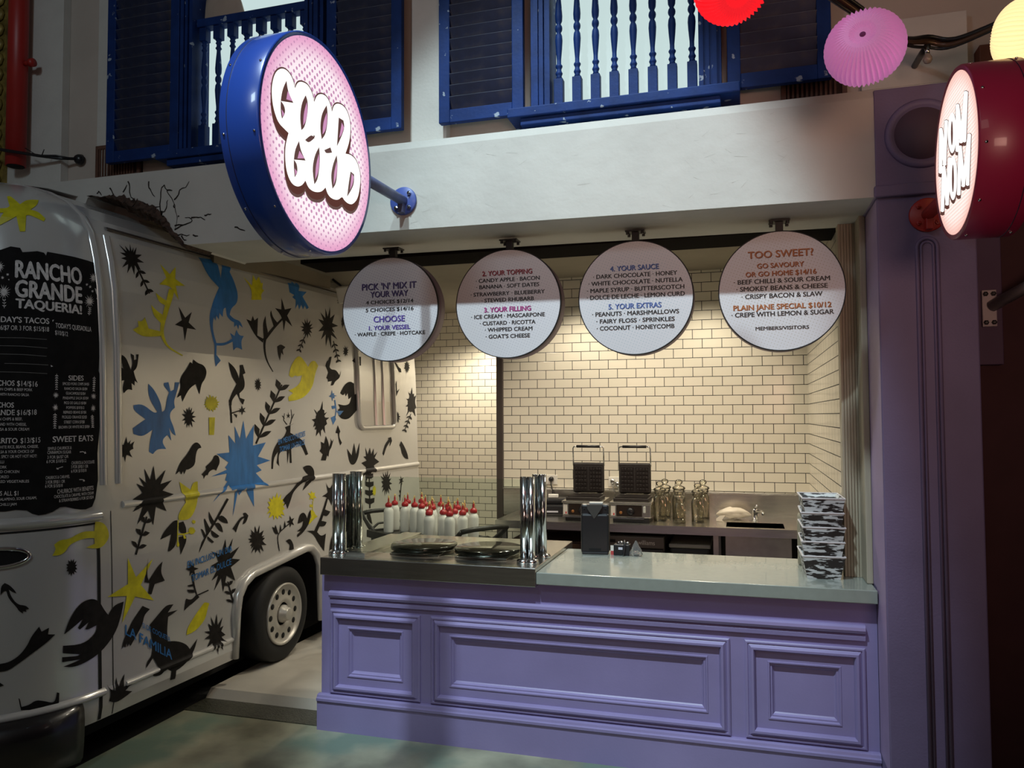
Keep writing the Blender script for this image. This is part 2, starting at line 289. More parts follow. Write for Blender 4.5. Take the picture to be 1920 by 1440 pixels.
# ---- lettering and painted outlines, in millimetres or metres on the thing that carries them
PAINT = """
k 215,2718 264,2688 259,2720 286,2693 299,2738 301,2694 322,2725 313,2692 346,2730 326,2683 376,2691 335,2662 381,2645 327,2637 344,2589 303,2614 290,2556 276,2606 239,2557 255,2613 206,2584 249,2633 211,2638 251,2655 210,2671 252,2676
k 307,2611 383,2463 394,2468 320,2617
k 325,2589 300,2563 298,2538 325,2559
k 325,2589 349,2571 382,2581 360,2595
k 350,2540 327,2516 326,2493 352,2512
k 350,2540 372,2522 403,2532 384,2545
k 376,2490 353,2469 354,2447 379,2464
k 376,2490 395,2472 424,2482 407,2495
y 506,2663 571,2610 636,2668 610,2589 689,2559 608,2545 619,2459 563,2540 473,2532 537,2582
y 549,2519 492,2389 449,2270 461,2208 508,2156 624,2121 628,2127 519,2165 484,2216 479,2271 529,2386 594,2516
y 435,2478 485,2451 534,2436 512,2410 453,2425
y 393,2402 435,2370 478,2354 464,2300 408,2338
y 248,2241 290,2263 288,2295 320,2295 341,2322 365,2260 461,2252 454,2225 333,2208 278,2223
k 615,2420 666,2358 726,2400 694,2332 757,2294 679,2295 652,2214 643,2297 575,2305 636,2339
b 876,2775 912,2681 947,2642 1006,2597 926,2490 885,2404 884,2323 906,2237 919,2210 906,2128 920,2073 939,2093 969,2116 940,2143 928,2150 936,2211 1006,2215 1096,2250 1097,2191 1132,2219 1188,2203 1181,2262 1214,2299 1165,2298 1142,2334 1119,2290 1074,2306 1092,2270 1020,2235 935,2227 911,2294 910,2350 925,2393 941,2370 948,2408 972,2382 980,2428 1010,2403 1023,2462 1049,2470 1049,2416 1090,2387 1121,2382 1118,2348 1145,2368 1162,2338 1171,2371 1209,2354 1187,2398 1123,2404 1081,2428 1100,2472 1172,2516 1194,2579 1180,2673 1153,2729 1199,2781 1104,2790 1046,2667 1046,2787
y 1348,2652 1316,2690 1289,2720 1338,2689 1369,2670 1409,2755 1430,2714 1475,2752 1481,2703 1507,2712 1482,2663 1504,2656 1451,2619 1448,2579 1330,2562 1350,2613
b 1836,2767 1894,2771 1906,2811 1934,2767 1971,2795 1993,2771 1952,2721 2068,2731 1993,2684 2046,2604 2012,2584 1994,2613 1960,2577 1947,2612 1908,2570 1901,2612 1852,2563 1886,2641 1847,2657 1882,2678 1824,2690
k 1525,2075 1453,2153 1442,2248 1464,2306 1433,2306 1418,2245 1437,2149 1517,2071
k 1452,2289 1577,2396 1712,2489 1699,2496 1556,2406 1424,2301
k 1698,2630 1719,2545 1809,2568 1738,2502 1788,2425 1709,2462 1676,2378 1670,2486 1599,2540 1675,2539
k 1253,2419 1303,2411 1325,2451 1341,2420 1382,2444 1362,2317 1432,2299 1418,2272 1338,2310
k 1432,2304 1432,2411 1471,2469 1471,2405 1489,2349 1462,2317
k 1558,2400 1521,2480 1546,2518 1558,2465 1610,2431
k 1983,2354 1971,2387 1942,2349 1952,2392 1926,2375 1941,2403 1903,2406 1936,2427 1889,2437 1942,2443 1921,2480 1960,2462 1964,2505 1982,2472 2004,2516 2002,2473 2047,2503 2021,2462 2070,2478 2027,2445 2075,2448 2025,2428 2049,2403 2012,2406 2034,2367 1996,2394
k 1936,2364 1848,2246 1857,2245 1948,2362
k 1927,2343 1889,2336 1863,2319 1898,2322
k 1927,2343 1922,2319 1945,2307 1948,2327
k 1897,2304 1862,2298 1839,2282 1871,2284
k 1897,2304 1891,2281 1913,2271 1916,2289
k 1867,2265 1835,2260 1815,2245 1844,2246
k 1867,2265 1860,2244 1882,2235 1886,2252
k 2293,2632 2308,2563 2374,2654 2342,2555 2424,2597 2364,2517 2453,2503 2353,2478 2384,2439 2343,2449 2419,2386 2326,2414 2314,2298 2280,2395 2234,2314 2244,2411 2170,2363 2220,2439 2139,2425 2219,2480 2161,2526 2237,2521 2206,2587 2269,2547
k 2346,2367 2406,2198 2418,2200 2362,2370
k 2361,2348 2327,2331 2317,2309 2353,2322
k 2361,2348 2384,2329 2424,2332 2402,2347
k 2375,2306 2342,2290 2335,2270 2369,2281
k 2375,2306 2397,2286 2435,2290 2415,2305
k 2390,2263 2358,2248 2352,2229 2385,2239
k 2390,2263 2409,2244 2445,2248 2427,2262
k 2404,2221 2374,2207 2369,2189 2401,2198
k 2404,2221 2422,2202 2456,2206 2440,2220
k 2275,2234 2312,2237 2290,2191 2268,2151 2294,2132 2367,2134 2418,2092 2441,2133 2423,2070 2346,2039 2319,2004 2278,2003 2300,2040 2239,2031 2239,2051 2216,2060 2246,2106 2209,2158 2229,2192 2261,2206
k 2502,2330 2526,2320 2529,2351 2540,2327 2553,2344 2553,2324 2579,2346 2561,2315 2590,2317 2562,2299 2581,2290 2557,2286 2564,2262 2545,2274 2536,2255 2530,2271 2515,2253 2519,2276 2490,2270 2513,2292 2488,2293 2515,2304
k 2598,2775 2578,2752 2602,2761 2583,2743 2600,2734 2574,2724 2571,2705 2555,2712 2537,2694 2538,2711 2509,2700 2532,2722 2514,2726 2540,2737 2549,2756 2560,2751
k 2512,2490 2520,2522 2503,2513 2519,2538 2513,2552 2526,2560 2530,2583 2539,2575 2550,2596 2549,2576 2566,2594 2554,2565 2564,2554 2549,2541 2556,2523 2541,2526 2528,2492 2526,2517
k 2710,2318 2738,2267 2790,2271 2779,2193 2732,2190 2685,2128 2683,2210 2631,2224 2685,2255
y 1711,2058 1739,2130 1815,2201 1870,2210 1920,2172 1963,2133 2004,2178 2062,2190 2102,2152 2055,2085 2022,1988 1926,1912 1817,1879 1703,1867 1696,1897 1757,1928 1698,1947 1785,1968 1858,2013 1878,2066 1815,2053 1789,2062 1744,2039
k 1584,2259 1627,2281 1684,2263 1648,2239 1652,2200 1629,2218 1606,2157 1586,2200
k 1321,1568 1631,1984 1614,1988 1302,1574
k 1340,1608 1430,1617 1488,1654 1404,1655
k 1340,1608 1356,1669 1303,1707 1295,1657
k 1400,1688 1488,1697 1544,1735 1461,1735
k 1400,1688 1417,1747 1365,1784 1355,1735
k 1461,1770 1548,1780 1601,1817 1520,1818
k 1461,1770 1480,1828 1428,1862 1416,1815
k 1524,1854 1608,1864 1659,1902 1581,1902
k 1524,1854 1545,1911 1492,1941 1479,1896
k 1588,1940 1671,1950 1718,1988 1642,1988
k 1588,1940 1611,1995 1558,2023 1544,1979
k 1766,1705 1718,1692 1713,1637 1826,1597 1883,1567 1937,1471 1903,1463 1856,1531 1809,1560 1719,1516 1723,1417 1700,1418 1693,1510 1670,1411 1665,1507 1592,1509 1562,1471 1570,1403 1541,1427 1559,1506 1508,1464 1496,1388 1478,1389 1484,1475 1515,1535 1561,1578 1638,1612 1667,1656 1648,1679
k 1679,1699 1639,1730 1650,1779 1644,1780 1630,1729 1670,1695
k 1716,1696 1744,1747 1732,1808 1726,1807 1735,1748 1705,1698
k 1649,1740 1624,1763 1617,1760 1642,1737
k 1739,1737 1769,1774 1762,1776 1732,1739
k 1694,1789 1698,1768 1718,1766 1702,1758 1712,1743 1693,1754 1673,1743 1684,1759 1668,1768 1688,1768
k 2156,1879 2153,1811 2176,1805 2175,1779 2215,1791 2175,1761 2177,1756 2186,1745 2247,1746 2199,1724 2211,1696 2175,1679 2180,1622 2145,1660 2127,1643 2122,1651 2116,1597 2092,1636 2046,1601 2061,1656 2031,1654 2049,1683 2011,1674 2036,1711 1996,1732 2051,1740 2052,1756 2063,1770 2029,1814 2073,1784 2080,1795 2119,1807
b 2293,1970 2307,1939 2327,1944 2327,1927 2374,1923 2329,1916 2335,1899 2310,1904 2296,1874 2287,1908 2243,1914 2286,1931
b 2325,1887 2347,1800 2321,1734 2333,1733 2363,1800 2344,1889
b 2328,1761 2266,1745 2300,1688 2348,1733
b 2351,1800 2468,1801 2402,1761
b 2332,1844 2280,1838 2294,1813 2342,1822
k 2421,1946 2489,2016 2579,2052 2646,2033 2653,1941 2749,1961 2728,1837 2633,1778 2541,1730 2432,1733 2381,1767 2434,1778 2376,1806 2411,1823 2385,1856 2481,1844 2570,1858 2600,1922 2554,1898 2541,1949 2506,1920 2497,1948 2463,1925
k 2371,1684 2407,1632 2389,1614 2391,1582 2428,1540 2401,1520 2383,1546 2367,1618 2333,1622
k 2188,1602 2223,1556 2232,1516 2264,1555 2252,1585 2279,1555 2302,1574 2265,1505 2235,1486 2221,1437 2200,1448 2180,1410 2108,1414 2137,1461 2093,1488 2121,1511 2114,1560 2159,1544
k 2505,1490 2577,1430 2623,1533 2650,1437 2714,1532 2702,1434 2646,1363 2583,1346 2533,1380
k 2813,1489 2847,1427 2891,1482 2910,1424 2958,1472 2959,1411 3025,1441 2971,1388 3055,1350 2954,1323 2991,1260 2901,1272 2906,1200 2873,1263 2793,1177 2811,1261 2721,1225 2815,1315 2735,1358 2829,1374 2776,1409 2820,1412
k 2862,960 2875,1252 2857,1253 2839,962
k 2851,992 2930,1004 2940,1043 2861,1042
k 2851,992 2847,1044 2771,1058 2776,1019
k 2855,1065 2932,1077 2938,1114 2862,1114
k 2855,1065 2854,1114 2780,1126 2782,1090
k 2859,1137 2933,1149 2937,1185 2864,1185
k 2859,1137 2860,1186 2789,1195 2789,1160
k 2863,1210 2934,1221 2935,1256 2865,1257
k 2863,1210 2867,1257 2799,1264 2796,1230
k 2784,958 2848,929 2886,821 2800,859
y 2942,1053 2936,1074 2926,1057 2927,1079 2905,1058 2922,1088 2899,1086 2919,1102 2901,1116 2922,1117 2914,1138 2929,1129 2931,1151 2941,1134 2946,1153 2950,1133 2966,1152 2959,1126 2980,1128 2964,1110 2982,1108 2964,1099 2973,1079 2957,1083 2963,1059 2948,1076
k 3073,1120 3110,1146 3077,1172 3116,1178 3069,1226 3130,1198 3111,1252 3151,1210 3168,1253 3182,1213 3217,1269 3205,1204 3262,1238 3223,1182 3271,1187 3230,1158 3284,1138 3226,1130 3260,1075 3206,1102 3217,1049 3183,1090 3169,1047 3156,1089 3125,1035 3135,1099 3084,1077 3115,1122
k 3420,1167 3459,1164 3458,1201 3478,1167 3520,1177 3492,1151 3524,1137 3486,1137 3481,1106 3465,1133 3418,1122 3452,1150
k 3460,1127 3416,967 3428,966 3478,1125
k 3451,1057 3416,1066 3428,1036
k 3437,1024 3401,1021 3424,996
k 3354,2078 3387,2018 3440,2092 3441,1992 3496,2016 3405,1924 3356,1909 3325,1988
k 3767,2036 3775,1971 3809,1979 3806,1945 3856,1963 3821,1896 3853,1839 3811,1822 3828,1751 3763,1805 3716,1791 3690,1805 3618,1751 3670,1813 3660,1814 3668,1847 3611,1848 3670,1875 3666,1895 3676,1902 3629,1923 3691,1922 3709,1953 3711,1945 3685,1987 3731,1973
k 3714,1781 3563,1611 3577,1608 3732,1778
k 3704,1759 3649,1755 3614,1739 3664,1738
k 3704,1759 3701,1732 3741,1718 3740,1740
k 3666,1716 3614,1713 3582,1698 3629,1696
k 3666,1716 3661,1690 3699,1677 3699,1698
k 3627,1673 3579,1671 3550,1657 3593,1654
k 3627,1673 3621,1649 3658,1637 3659,1657
k 3589,1631 3544,1630 3518,1616 3558,1612
k 3589,1631 3582,1608 3617,1597 3620,1616
k 3374,1718 3404,1742 3379,1755 3408,1760 3399,1784 3420,1774 3422,1809 3437,1779 3455,1798 3454,1773 3474,1784 3463,1761 3496,1752 3464,1739 3495,1721 3458,1726 3459,1688 3439,1713 3430,1690 3423,1714 3404,1690 3412,1722
k 3228,1556 3293,1564 3311,1527 3258,1475 3271,1523 3199,1477 3141,1400 3118,1420 3171,1503 3247,1544
k 3496,1520 3552,1478 3627,1390 3637,1342 3570,1351 3506,1396 3484,1462 3457,1481
k 3413,2261 3454,2262 3488,2224 3540,2210 3547,2174 3496,2172 3467,2217
k 3602,2213 3640,2233 3619,2242 3646,2248 3635,2274 3663,2264 3672,2302 3686,2271 3709,2302 3704,2267 3733,2281 3716,2255 3746,2257 3719,2239 3739,2223 3710,2219 3717,2197 3693,2206 3688,2176 3674,2200 3650,2164 3656,2203 3632,2189 3644,2213
b 353,1944 397,1912 447,1836 454,1785 481,1794 494,1863 512,1898 472,1936 472,1953 508,1959 524,1907 554,1917 561,1961 598,1962 566,1882 549,1846 558,1811 520,1785 514,1750 544,1698 561,1645 537,1655 508,1694 525,1616 496,1651 461,1631 454,1605 483,1570 414,1573 380,1545 352,1559 359,1617 382,1684 304,1644 241,1662 236,1694 328,1743 243,1792 243,1821 307,1830 395,1776 418,1785 352,1868
k 166,2094 192,2082 214,2042 227,2015 241,2057 228,2092 228,2106 250,2097 250,2072 268,2077 266,2105 284,2106 272,2031 246,2009 257,1974 275,1944 253,1957 252,1929 230,1942 234,1904 203,1910 176,1885 168,1909 182,1957 117,1944 118,1971 152,1990 114,2019 114,2032 148,2031 174,2019 162,2066
k 717,2107 755,2087 810,2078 838,2040 820,1992 785,1959 767,1893 735,1957 675,1925 620,1847 610,1885 574,1869 611,1930 597,1982 667,2054 689,2090 710,2080
k 1043,2113 1098,2083 1129,2048 1147,2007 1161,2058 1156,2099 1189,2103 1213,2048 1187,2038 1207,1984 1197,1941 1147,1910 1150,1881 1201,1870 1181,1836 1155,1856 1131,1897 1118,1905 1069,1863 1066,1830 1041,1830 1049,1879 1120,1972 1071,2020
k 1040,1865 1050,1792 1055,1714 1070,1715 1067,1793 1057,1867
k 1170,1764 1164,1787 1137,1785 1157,1798 1138,1809 1164,1807 1169,1831 1180,1808 1209,1817 1189,1799 1211,1785 1182,1788
k 1060,1773 1155,1794 1152,1801 1056,1780
k 1083,1776 1121,1768 1114,1747
k 1379,1946 1359,1956 1358,1934 1347,1950 1341,1924 1338,1952 1321,1939 1328,1960 1308,1958 1324,1973 1310,1982 1326,1986 1309,2006 1332,1995 1331,2017 1343,2002 1355,2027 1356,2000 1371,2019 1363,1994 1382,1994 1368,1980 1383,1972 1366,1967
k 722,1792 699,1764 735,1757 700,1746 727,1722 694,1731 704,1690 680,1719 672,1690 665,1717 650,1685 654,1722 633,1709 645,1735 612,1732 642,1751 614,1773 646,1771 624,1800 654,1781 654,1811 668,1788 678,1819 682,1787 701,1812 692,1778
y 831,1796 836,1813 812,1810 825,1824 804,1830 821,1839 811,1848 826,1853 814,1866 837,1864 827,1885 853,1872 858,1896 874,1876 893,1888 898,1873 925,1887 914,1865 930,1865 924,1853 953,1851 927,1840 943,1831 923,1826 933,1813 911,1814 911,1796 891,1804 888,1784 873,1802 854,1790 850,1806
y 848,1752 904,1752 892,1641 848,1642
k 191,1651 193,1624 199,1613 205,1615 221,1630 213,1612 216,1606 223,1609 246,1622 233,1598 238,1581 218,1575 211,1568 215,1555 231,1533 206,1547 189,1549 184,1536 180,1508 175,1534 167,1543 160,1537 145,1517 153,1546 150,1564 142,1573 121,1579 144,1586 155,1594 154,1602 143,1618 161,1606 172,1604 181,1620
k 560,1427 591,1484 655,1533 700,1588 733,1603 765,1586 776,1566 743,1560 725,1522 718,1462 664,1439 641,1440 626,1414 616,1434 600,1413 588,1436 554,1416
k 889,1511 906,1515 935,1504 943,1464 919,1434 907,1415 886,1428 842,1415 828,1393 811,1396 791,1372 792,1392 772,1401 818,1432 812,1448 876,1484
b 1030,1638 1097,1579 1093,1694 1145,1607 1184,1730 1207,1607 1294,1700 1279,1560 1421,1577 1331,1483 1468,1449 1316,1425 1369,1388 1303,1373 1427,1277 1276,1299 1275,1149 1184,1286 1124,1240 1116,1272 1054,1109 1089,1285 1038,1280 1028,1318 868,1218 1013,1339 991,1349 1011,1391 862,1382 1012,1416 993,1429 1028,1461 912,1521 1039,1525
k 315,1468 357,1400 384,1481 398,1395 476,1450 434,1371 524,1387 449,1333 536,1304 438,1288 477,1212 396,1247 372,1145 338,1234 256,1165 300,1257 227,1237 292,1294 226,1304 299,1334 256,1389 313,1365 275,1424 328,1386
k 247,1001 332,1198 321,1202 234,1006
k 255,1035 293,1028 322,1042 286,1057
k 255,1035 248,1071 213,1083 222,1055
k 283,1100 319,1093 346,1108 312,1123
k 283,1100 279,1135 245,1145 252,1118
k 312,1166 346,1160 370,1175 339,1189
k 312,1166 310,1199 277,1207 283,1182
y 585,1372 624,1348 676,1317 700,1360 738,1362 739,1246 693,1166 646,1140 573,1149 567,1176 598,1214 636,1247 598,1313
y 675,1127 683,1129 680,1133 688,1132 693,1137 698,1132 702,1132 704,1129 713,1126 708,1122 712,1118 705,1116 705,1110 697,1114 690,1112 687,1117 682,1119 682,1123
y 690,1051 681,1055 676,1049 670,1056 659,1055 659,1063 651,1066 654,1072 644,1077 655,1080 649,1089 661,1088 663,1098 674,1091 681,1094 686,1088 695,1092 694,1083 703,1079 700,1073 712,1066 699,1064 700,1057 692,1057
y 563,1151 555,1069 553,1002 560,1001 562,1068 570,1150
y 562,1064 614,1057 675,1064 671,1072 612,1064 563,1072
y 599,1063 620,1054 627,1033 608,1035
y 552,1025 559,1020 564,1024 566,1015 571,1007 566,1002 567,996 560,998 554,994 552,1003 547,1008 551,1014
k 558,1151 527,1150 451,1099 422,1058 509,1076 478,984 495,980 546,1009 555,1095
k 573,1134 609,1137 631,1095 628,1064 584,1071 571,1093
k 569,1052 628,1051 630,1016 580,948 571,1015
k 1002,1234 870,1099 778,1019 794,1010 887,1089 1021,1225
k 802,1017 733,931 741,957 770,1011
k 830,1171 863,1118 887,1093 854,1086 831,1117
k 792,1132 829,1073 844,1055 803,1039 784,1123
k 754,1073 773,1067 798,1023 779,1021
k 913,1123 947,1135 996,1101 1005,1073 969,1080 920,1105
k 878,1089 920,1092 947,1057 954,1023 909,1046
k 844,1055 919,1006 890,996 850,1018
k 810,1022 869,977 849,972 809,1003
k 1156,1119 1183,1123 1210,1098 1184,1054 1147,1048 1172,1091 1122,1074 1078,1005 1063,1025 1044,1033 1081,1062 1127,1096 1168,1100
k 1368,979 1340,935 1381,925 1346,907 1398,876 1340,885 1362,837 1320,868 1327,825 1301,865 1272,840 1271,876 1229,845 1257,893 1219,899 1249,919 1199,947 1254,942 1231,983 1271,959 1271,1016 1297,965 1316,993 1320,956
k 976,978 983,899 1047,973 1016,882 1110,911 1033,845 1115,826 1021,793 1062,700 979,750 943,653 929,744 861,680 903,767 840,744 896,806 836,835 905,850 875,918 906,872 838,924 931,887
k 699,795 671,827 649,809 655,838 614,858 655,858 644,892 671,864 690,881 688,853 728,840 690,834
k 663,817 679,737 708,679 812,689 808,696 711,687 693,736 679,816
k 629,758 681,757 683,742 635,749
k 625,734 685,722 690,704 641,712
k 703,689 660,665 616,684 598,617 646,639 670,644 730,669
k 328,972 317,884 328,846 400,914 435,933 418,874 450,822 373,819 348,766 324,775 337,831 300,843
y 184,996 239,882 364,961 272,834 365,730 231,780 140,661 173,796 46,818 182,857
k -200,686 -172,759 -121,821 -57,834 -7,809 24,756 49,725 87,767 152,771 135,705 96,621 10,552 -87,522 -156,515 -203,531 -139,540 -114,544 -209,554 -209,578 -131,564 -118,569 -206,596 -205,632 -104,615 -29,653 -21,692 -77,681 -91,686 -67,720 -121,692 -130,702 -99,743 -138,720
k 282,718 335,688 293,667 280,617 227,561 195,526 184,545 176,527 166,550 159,526 148,539 134,526 149,573 183,616 206,653
k 514,674 469,638 548,634 471,613 460,535 465,477 542,458 613,420 640,384 705,428 672,356 586,306 523,295 519,250 479,255 488,303 444,329 405,305 346,316 334,333 382,331 396,345 353,418 302,375 305,407 353,438 344,548 333,604 394,643 457,683
y 772,630 815,611 799,585 776,522 690,476 615,472 623,512 692,571 743,608
k 940,445 917,417 957,384 918,381 957,343 909,364 929,295 885,351 883,281 862,352 831,310 840,366 788,355 821,395 768,409 817,424 763,453 820,443 800,494 838,465 824,531 858,470 880,533 886,462 933,500 907,440
k 33,376 54,341 86,326 95,394 107,340 151,393 140,330 190,326 151,305 199,286 141,270 89,262 45,286 60,318
k 1057,537 994,709 982,710 1041,538
k 1039,565 1076,572 1091,595 1051,594
k 1039,565 1006,596 966,600 996,576
k 1019,623 1053,629 1065,651 1028,651
k 1019,623 989,652 952,654 979,632
k 999,680 1031,686 1040,706 1005,707
k 999,680 972,708 939,709 962,687
k 1619,870 1669,880 1707,840 1715,794 1655,797 1667,832
k 1369,980 1331,942 1377,943 1334,925 1373,891 1326,901 1344,865 1311,888 1304,849 1286,886 1265,862 1265,896 1225,874 1252,913 1206,924 1246,939 1215,970 1255,962 1226,1006 1269,972 1276,1023 1294,975 1326,1021 1316,964
k 1544,811 1526,891 1534,932 1625,967 1695,989 1687,996 1617,973 1525,936 1516,892 1535,812
k 1675,1044 1693,1014 1728,1018 1705,994 1724,967 1692,979 1671,954 1671,988 1631,1002 1672,1009
k 1462,991 1488,979 1503,999 1519,962 1535,931 1493,935
k 1545,941 1559,996 1572,950
k 1598,964 1611,1016 1624,970
y 1428,1054 1454,1091 1404,1083 1444,1111 1419,1129 1445,1139 1424,1167 1460,1164 1442,1192 1479,1176 1489,1202 1512,1183 1536,1222 1545,1177 1584,1205 1571,1163 1625,1173 1590,1139 1629,1134 1596,1116 1620,1095 1589,1089 1612,1049 1566,1067 1583,1033 1545,1059 1529,1033 1510,1058 1486,1033 1482,1068
k 1863,1376 1903,1388 1969,1384 2015,1343 2006,1283 1936,1244 1847,1203 1869,1234 1918,1283 1805,1247 1726,1203 1698,1155 1651,1092 1635,1133 1598,1116 1624,1142 1595,1159 1639,1190 1702,1213 1807,1284 1860,1309 1933,1315 1888,1345
y 1961,1193 1981,1174 2014,1175 2002,1156 2031,1132 1990,1137 1993,1111 1969,1135 1929,1129 1947,1153 1917,1181 1960,1173
y 1972,1117 1965,1023 1974,1022 1981,1116
y 1935,1093 1946,1092 1951,1092 1958,1091 1968,1087 1970,1083 1976,1079 1969,1076 1971,1070 1960,1071 1952,1070 1945,1072 1934,1075 1934,1080 1928,1082 1934,1086
y 1938,1054 1988,1039 2003,1009 2036,991 1993,982 1915,945 1908,974 1951,996
k 1769,973 1796,1034 1846,1046 1877,1024 1892,994 1926,1046 1946,1046 1933,980 1889,929 1822,892 1764,875 1757,892 1806,913 1758,918 1824,938 1842,982 1801,973
k 2171,1238 2197,1197 2222,1190 2240,1197 2285,1239 2264,1188 2285,1164 2273,1144 2310,1122 2255,1101 2238,1050 2216,1094 2206,1102 2168,1127 2109,1137 2163,1149 2192,1163 2186,1187
k 2167,1118 2062,967 1976,885 2016,869 2095,956 2191,1112
k 2133,1034 2216,1008 2169,974 2107,992
k 2078,957 2158,932 2129,902 2028,918
k 1884,902 2005,890 2072,833 2144,846 2127,791 2111,716 2035,790 1970,871
k 2254,840 2259,771 2237,705 2181,690 2204,779
k 2453,802 2534,821 2561,756 2498,714
k 2543,1213 2574,1169 2553,1098 2525,1121 2513,1174
k 2460,1066 2518,1040 2571,1065 2554,984 2475,1003
k 2447,874 2492,960 2544,995 2531,935
y -248,1129 -220,1149 -171,1148 -130,1167 -87,1176 -31,1169 -24,1217 23,1209 56,1172 64,1125 38,1094 6,1077 -43,1082 -83,1093 -30,1105 -32,1134 -82,1141 -131,1133 -172,1119 -192,1089 -220,1074 -257,1076 -239,1104
k -135,974 -150,984 -150,967 -159,979 -165,961 -169,981 -179,970 -176,989 -189,991 -182,1003 -191,1007 -182,1013 -190,1026 -178,1025 -180,1046 -169,1033 -165,1048 -160,1033 -150,1048 -151,1027 -136,1036 -145,1017 -133,1015 -143,1006 -133,993 -145,991
k -479,917 -478,959 -462,972 -442,960 -421,935 -413,918 -433,929 -445,940 -437,909 -408,865 -371,855 -358,838 -373,835 -369,826 -385,830 -383,819 -401,833 -410,852 -445,897 -455,934 -465,935
k -486,597 -474,600 -440,601 -398,623 -364,665 -347,706 -314,746 -303,720 -270,733 -275,702 -242,695 -275,667 -346,623 -398,589 -440,563 -473,563 -486,563
k -386,376 -390,391 -396,428 -391,425 -384,385 -352,387 -326,403 -291,391 -254,372 -240,378 -233,416 -222,410 -224,359 -264,355 -309,354 -386,371
k -485,523 -472,514 -456,499 -472,495 -484,494
y -558,2796 -505,2803 -493,2818 -523,2878 -497,2886 -428,2834 -390,2866 -338,2879 -283,2884 -315,2844 -363,2811 -311,2804 -276,2770 -290,2751 -371,2779 -393,2771 -399,2684 -429,2680 -449,2760 -498,2727 -545,2699 -547,2723 -523,2774 -553,2770
"""
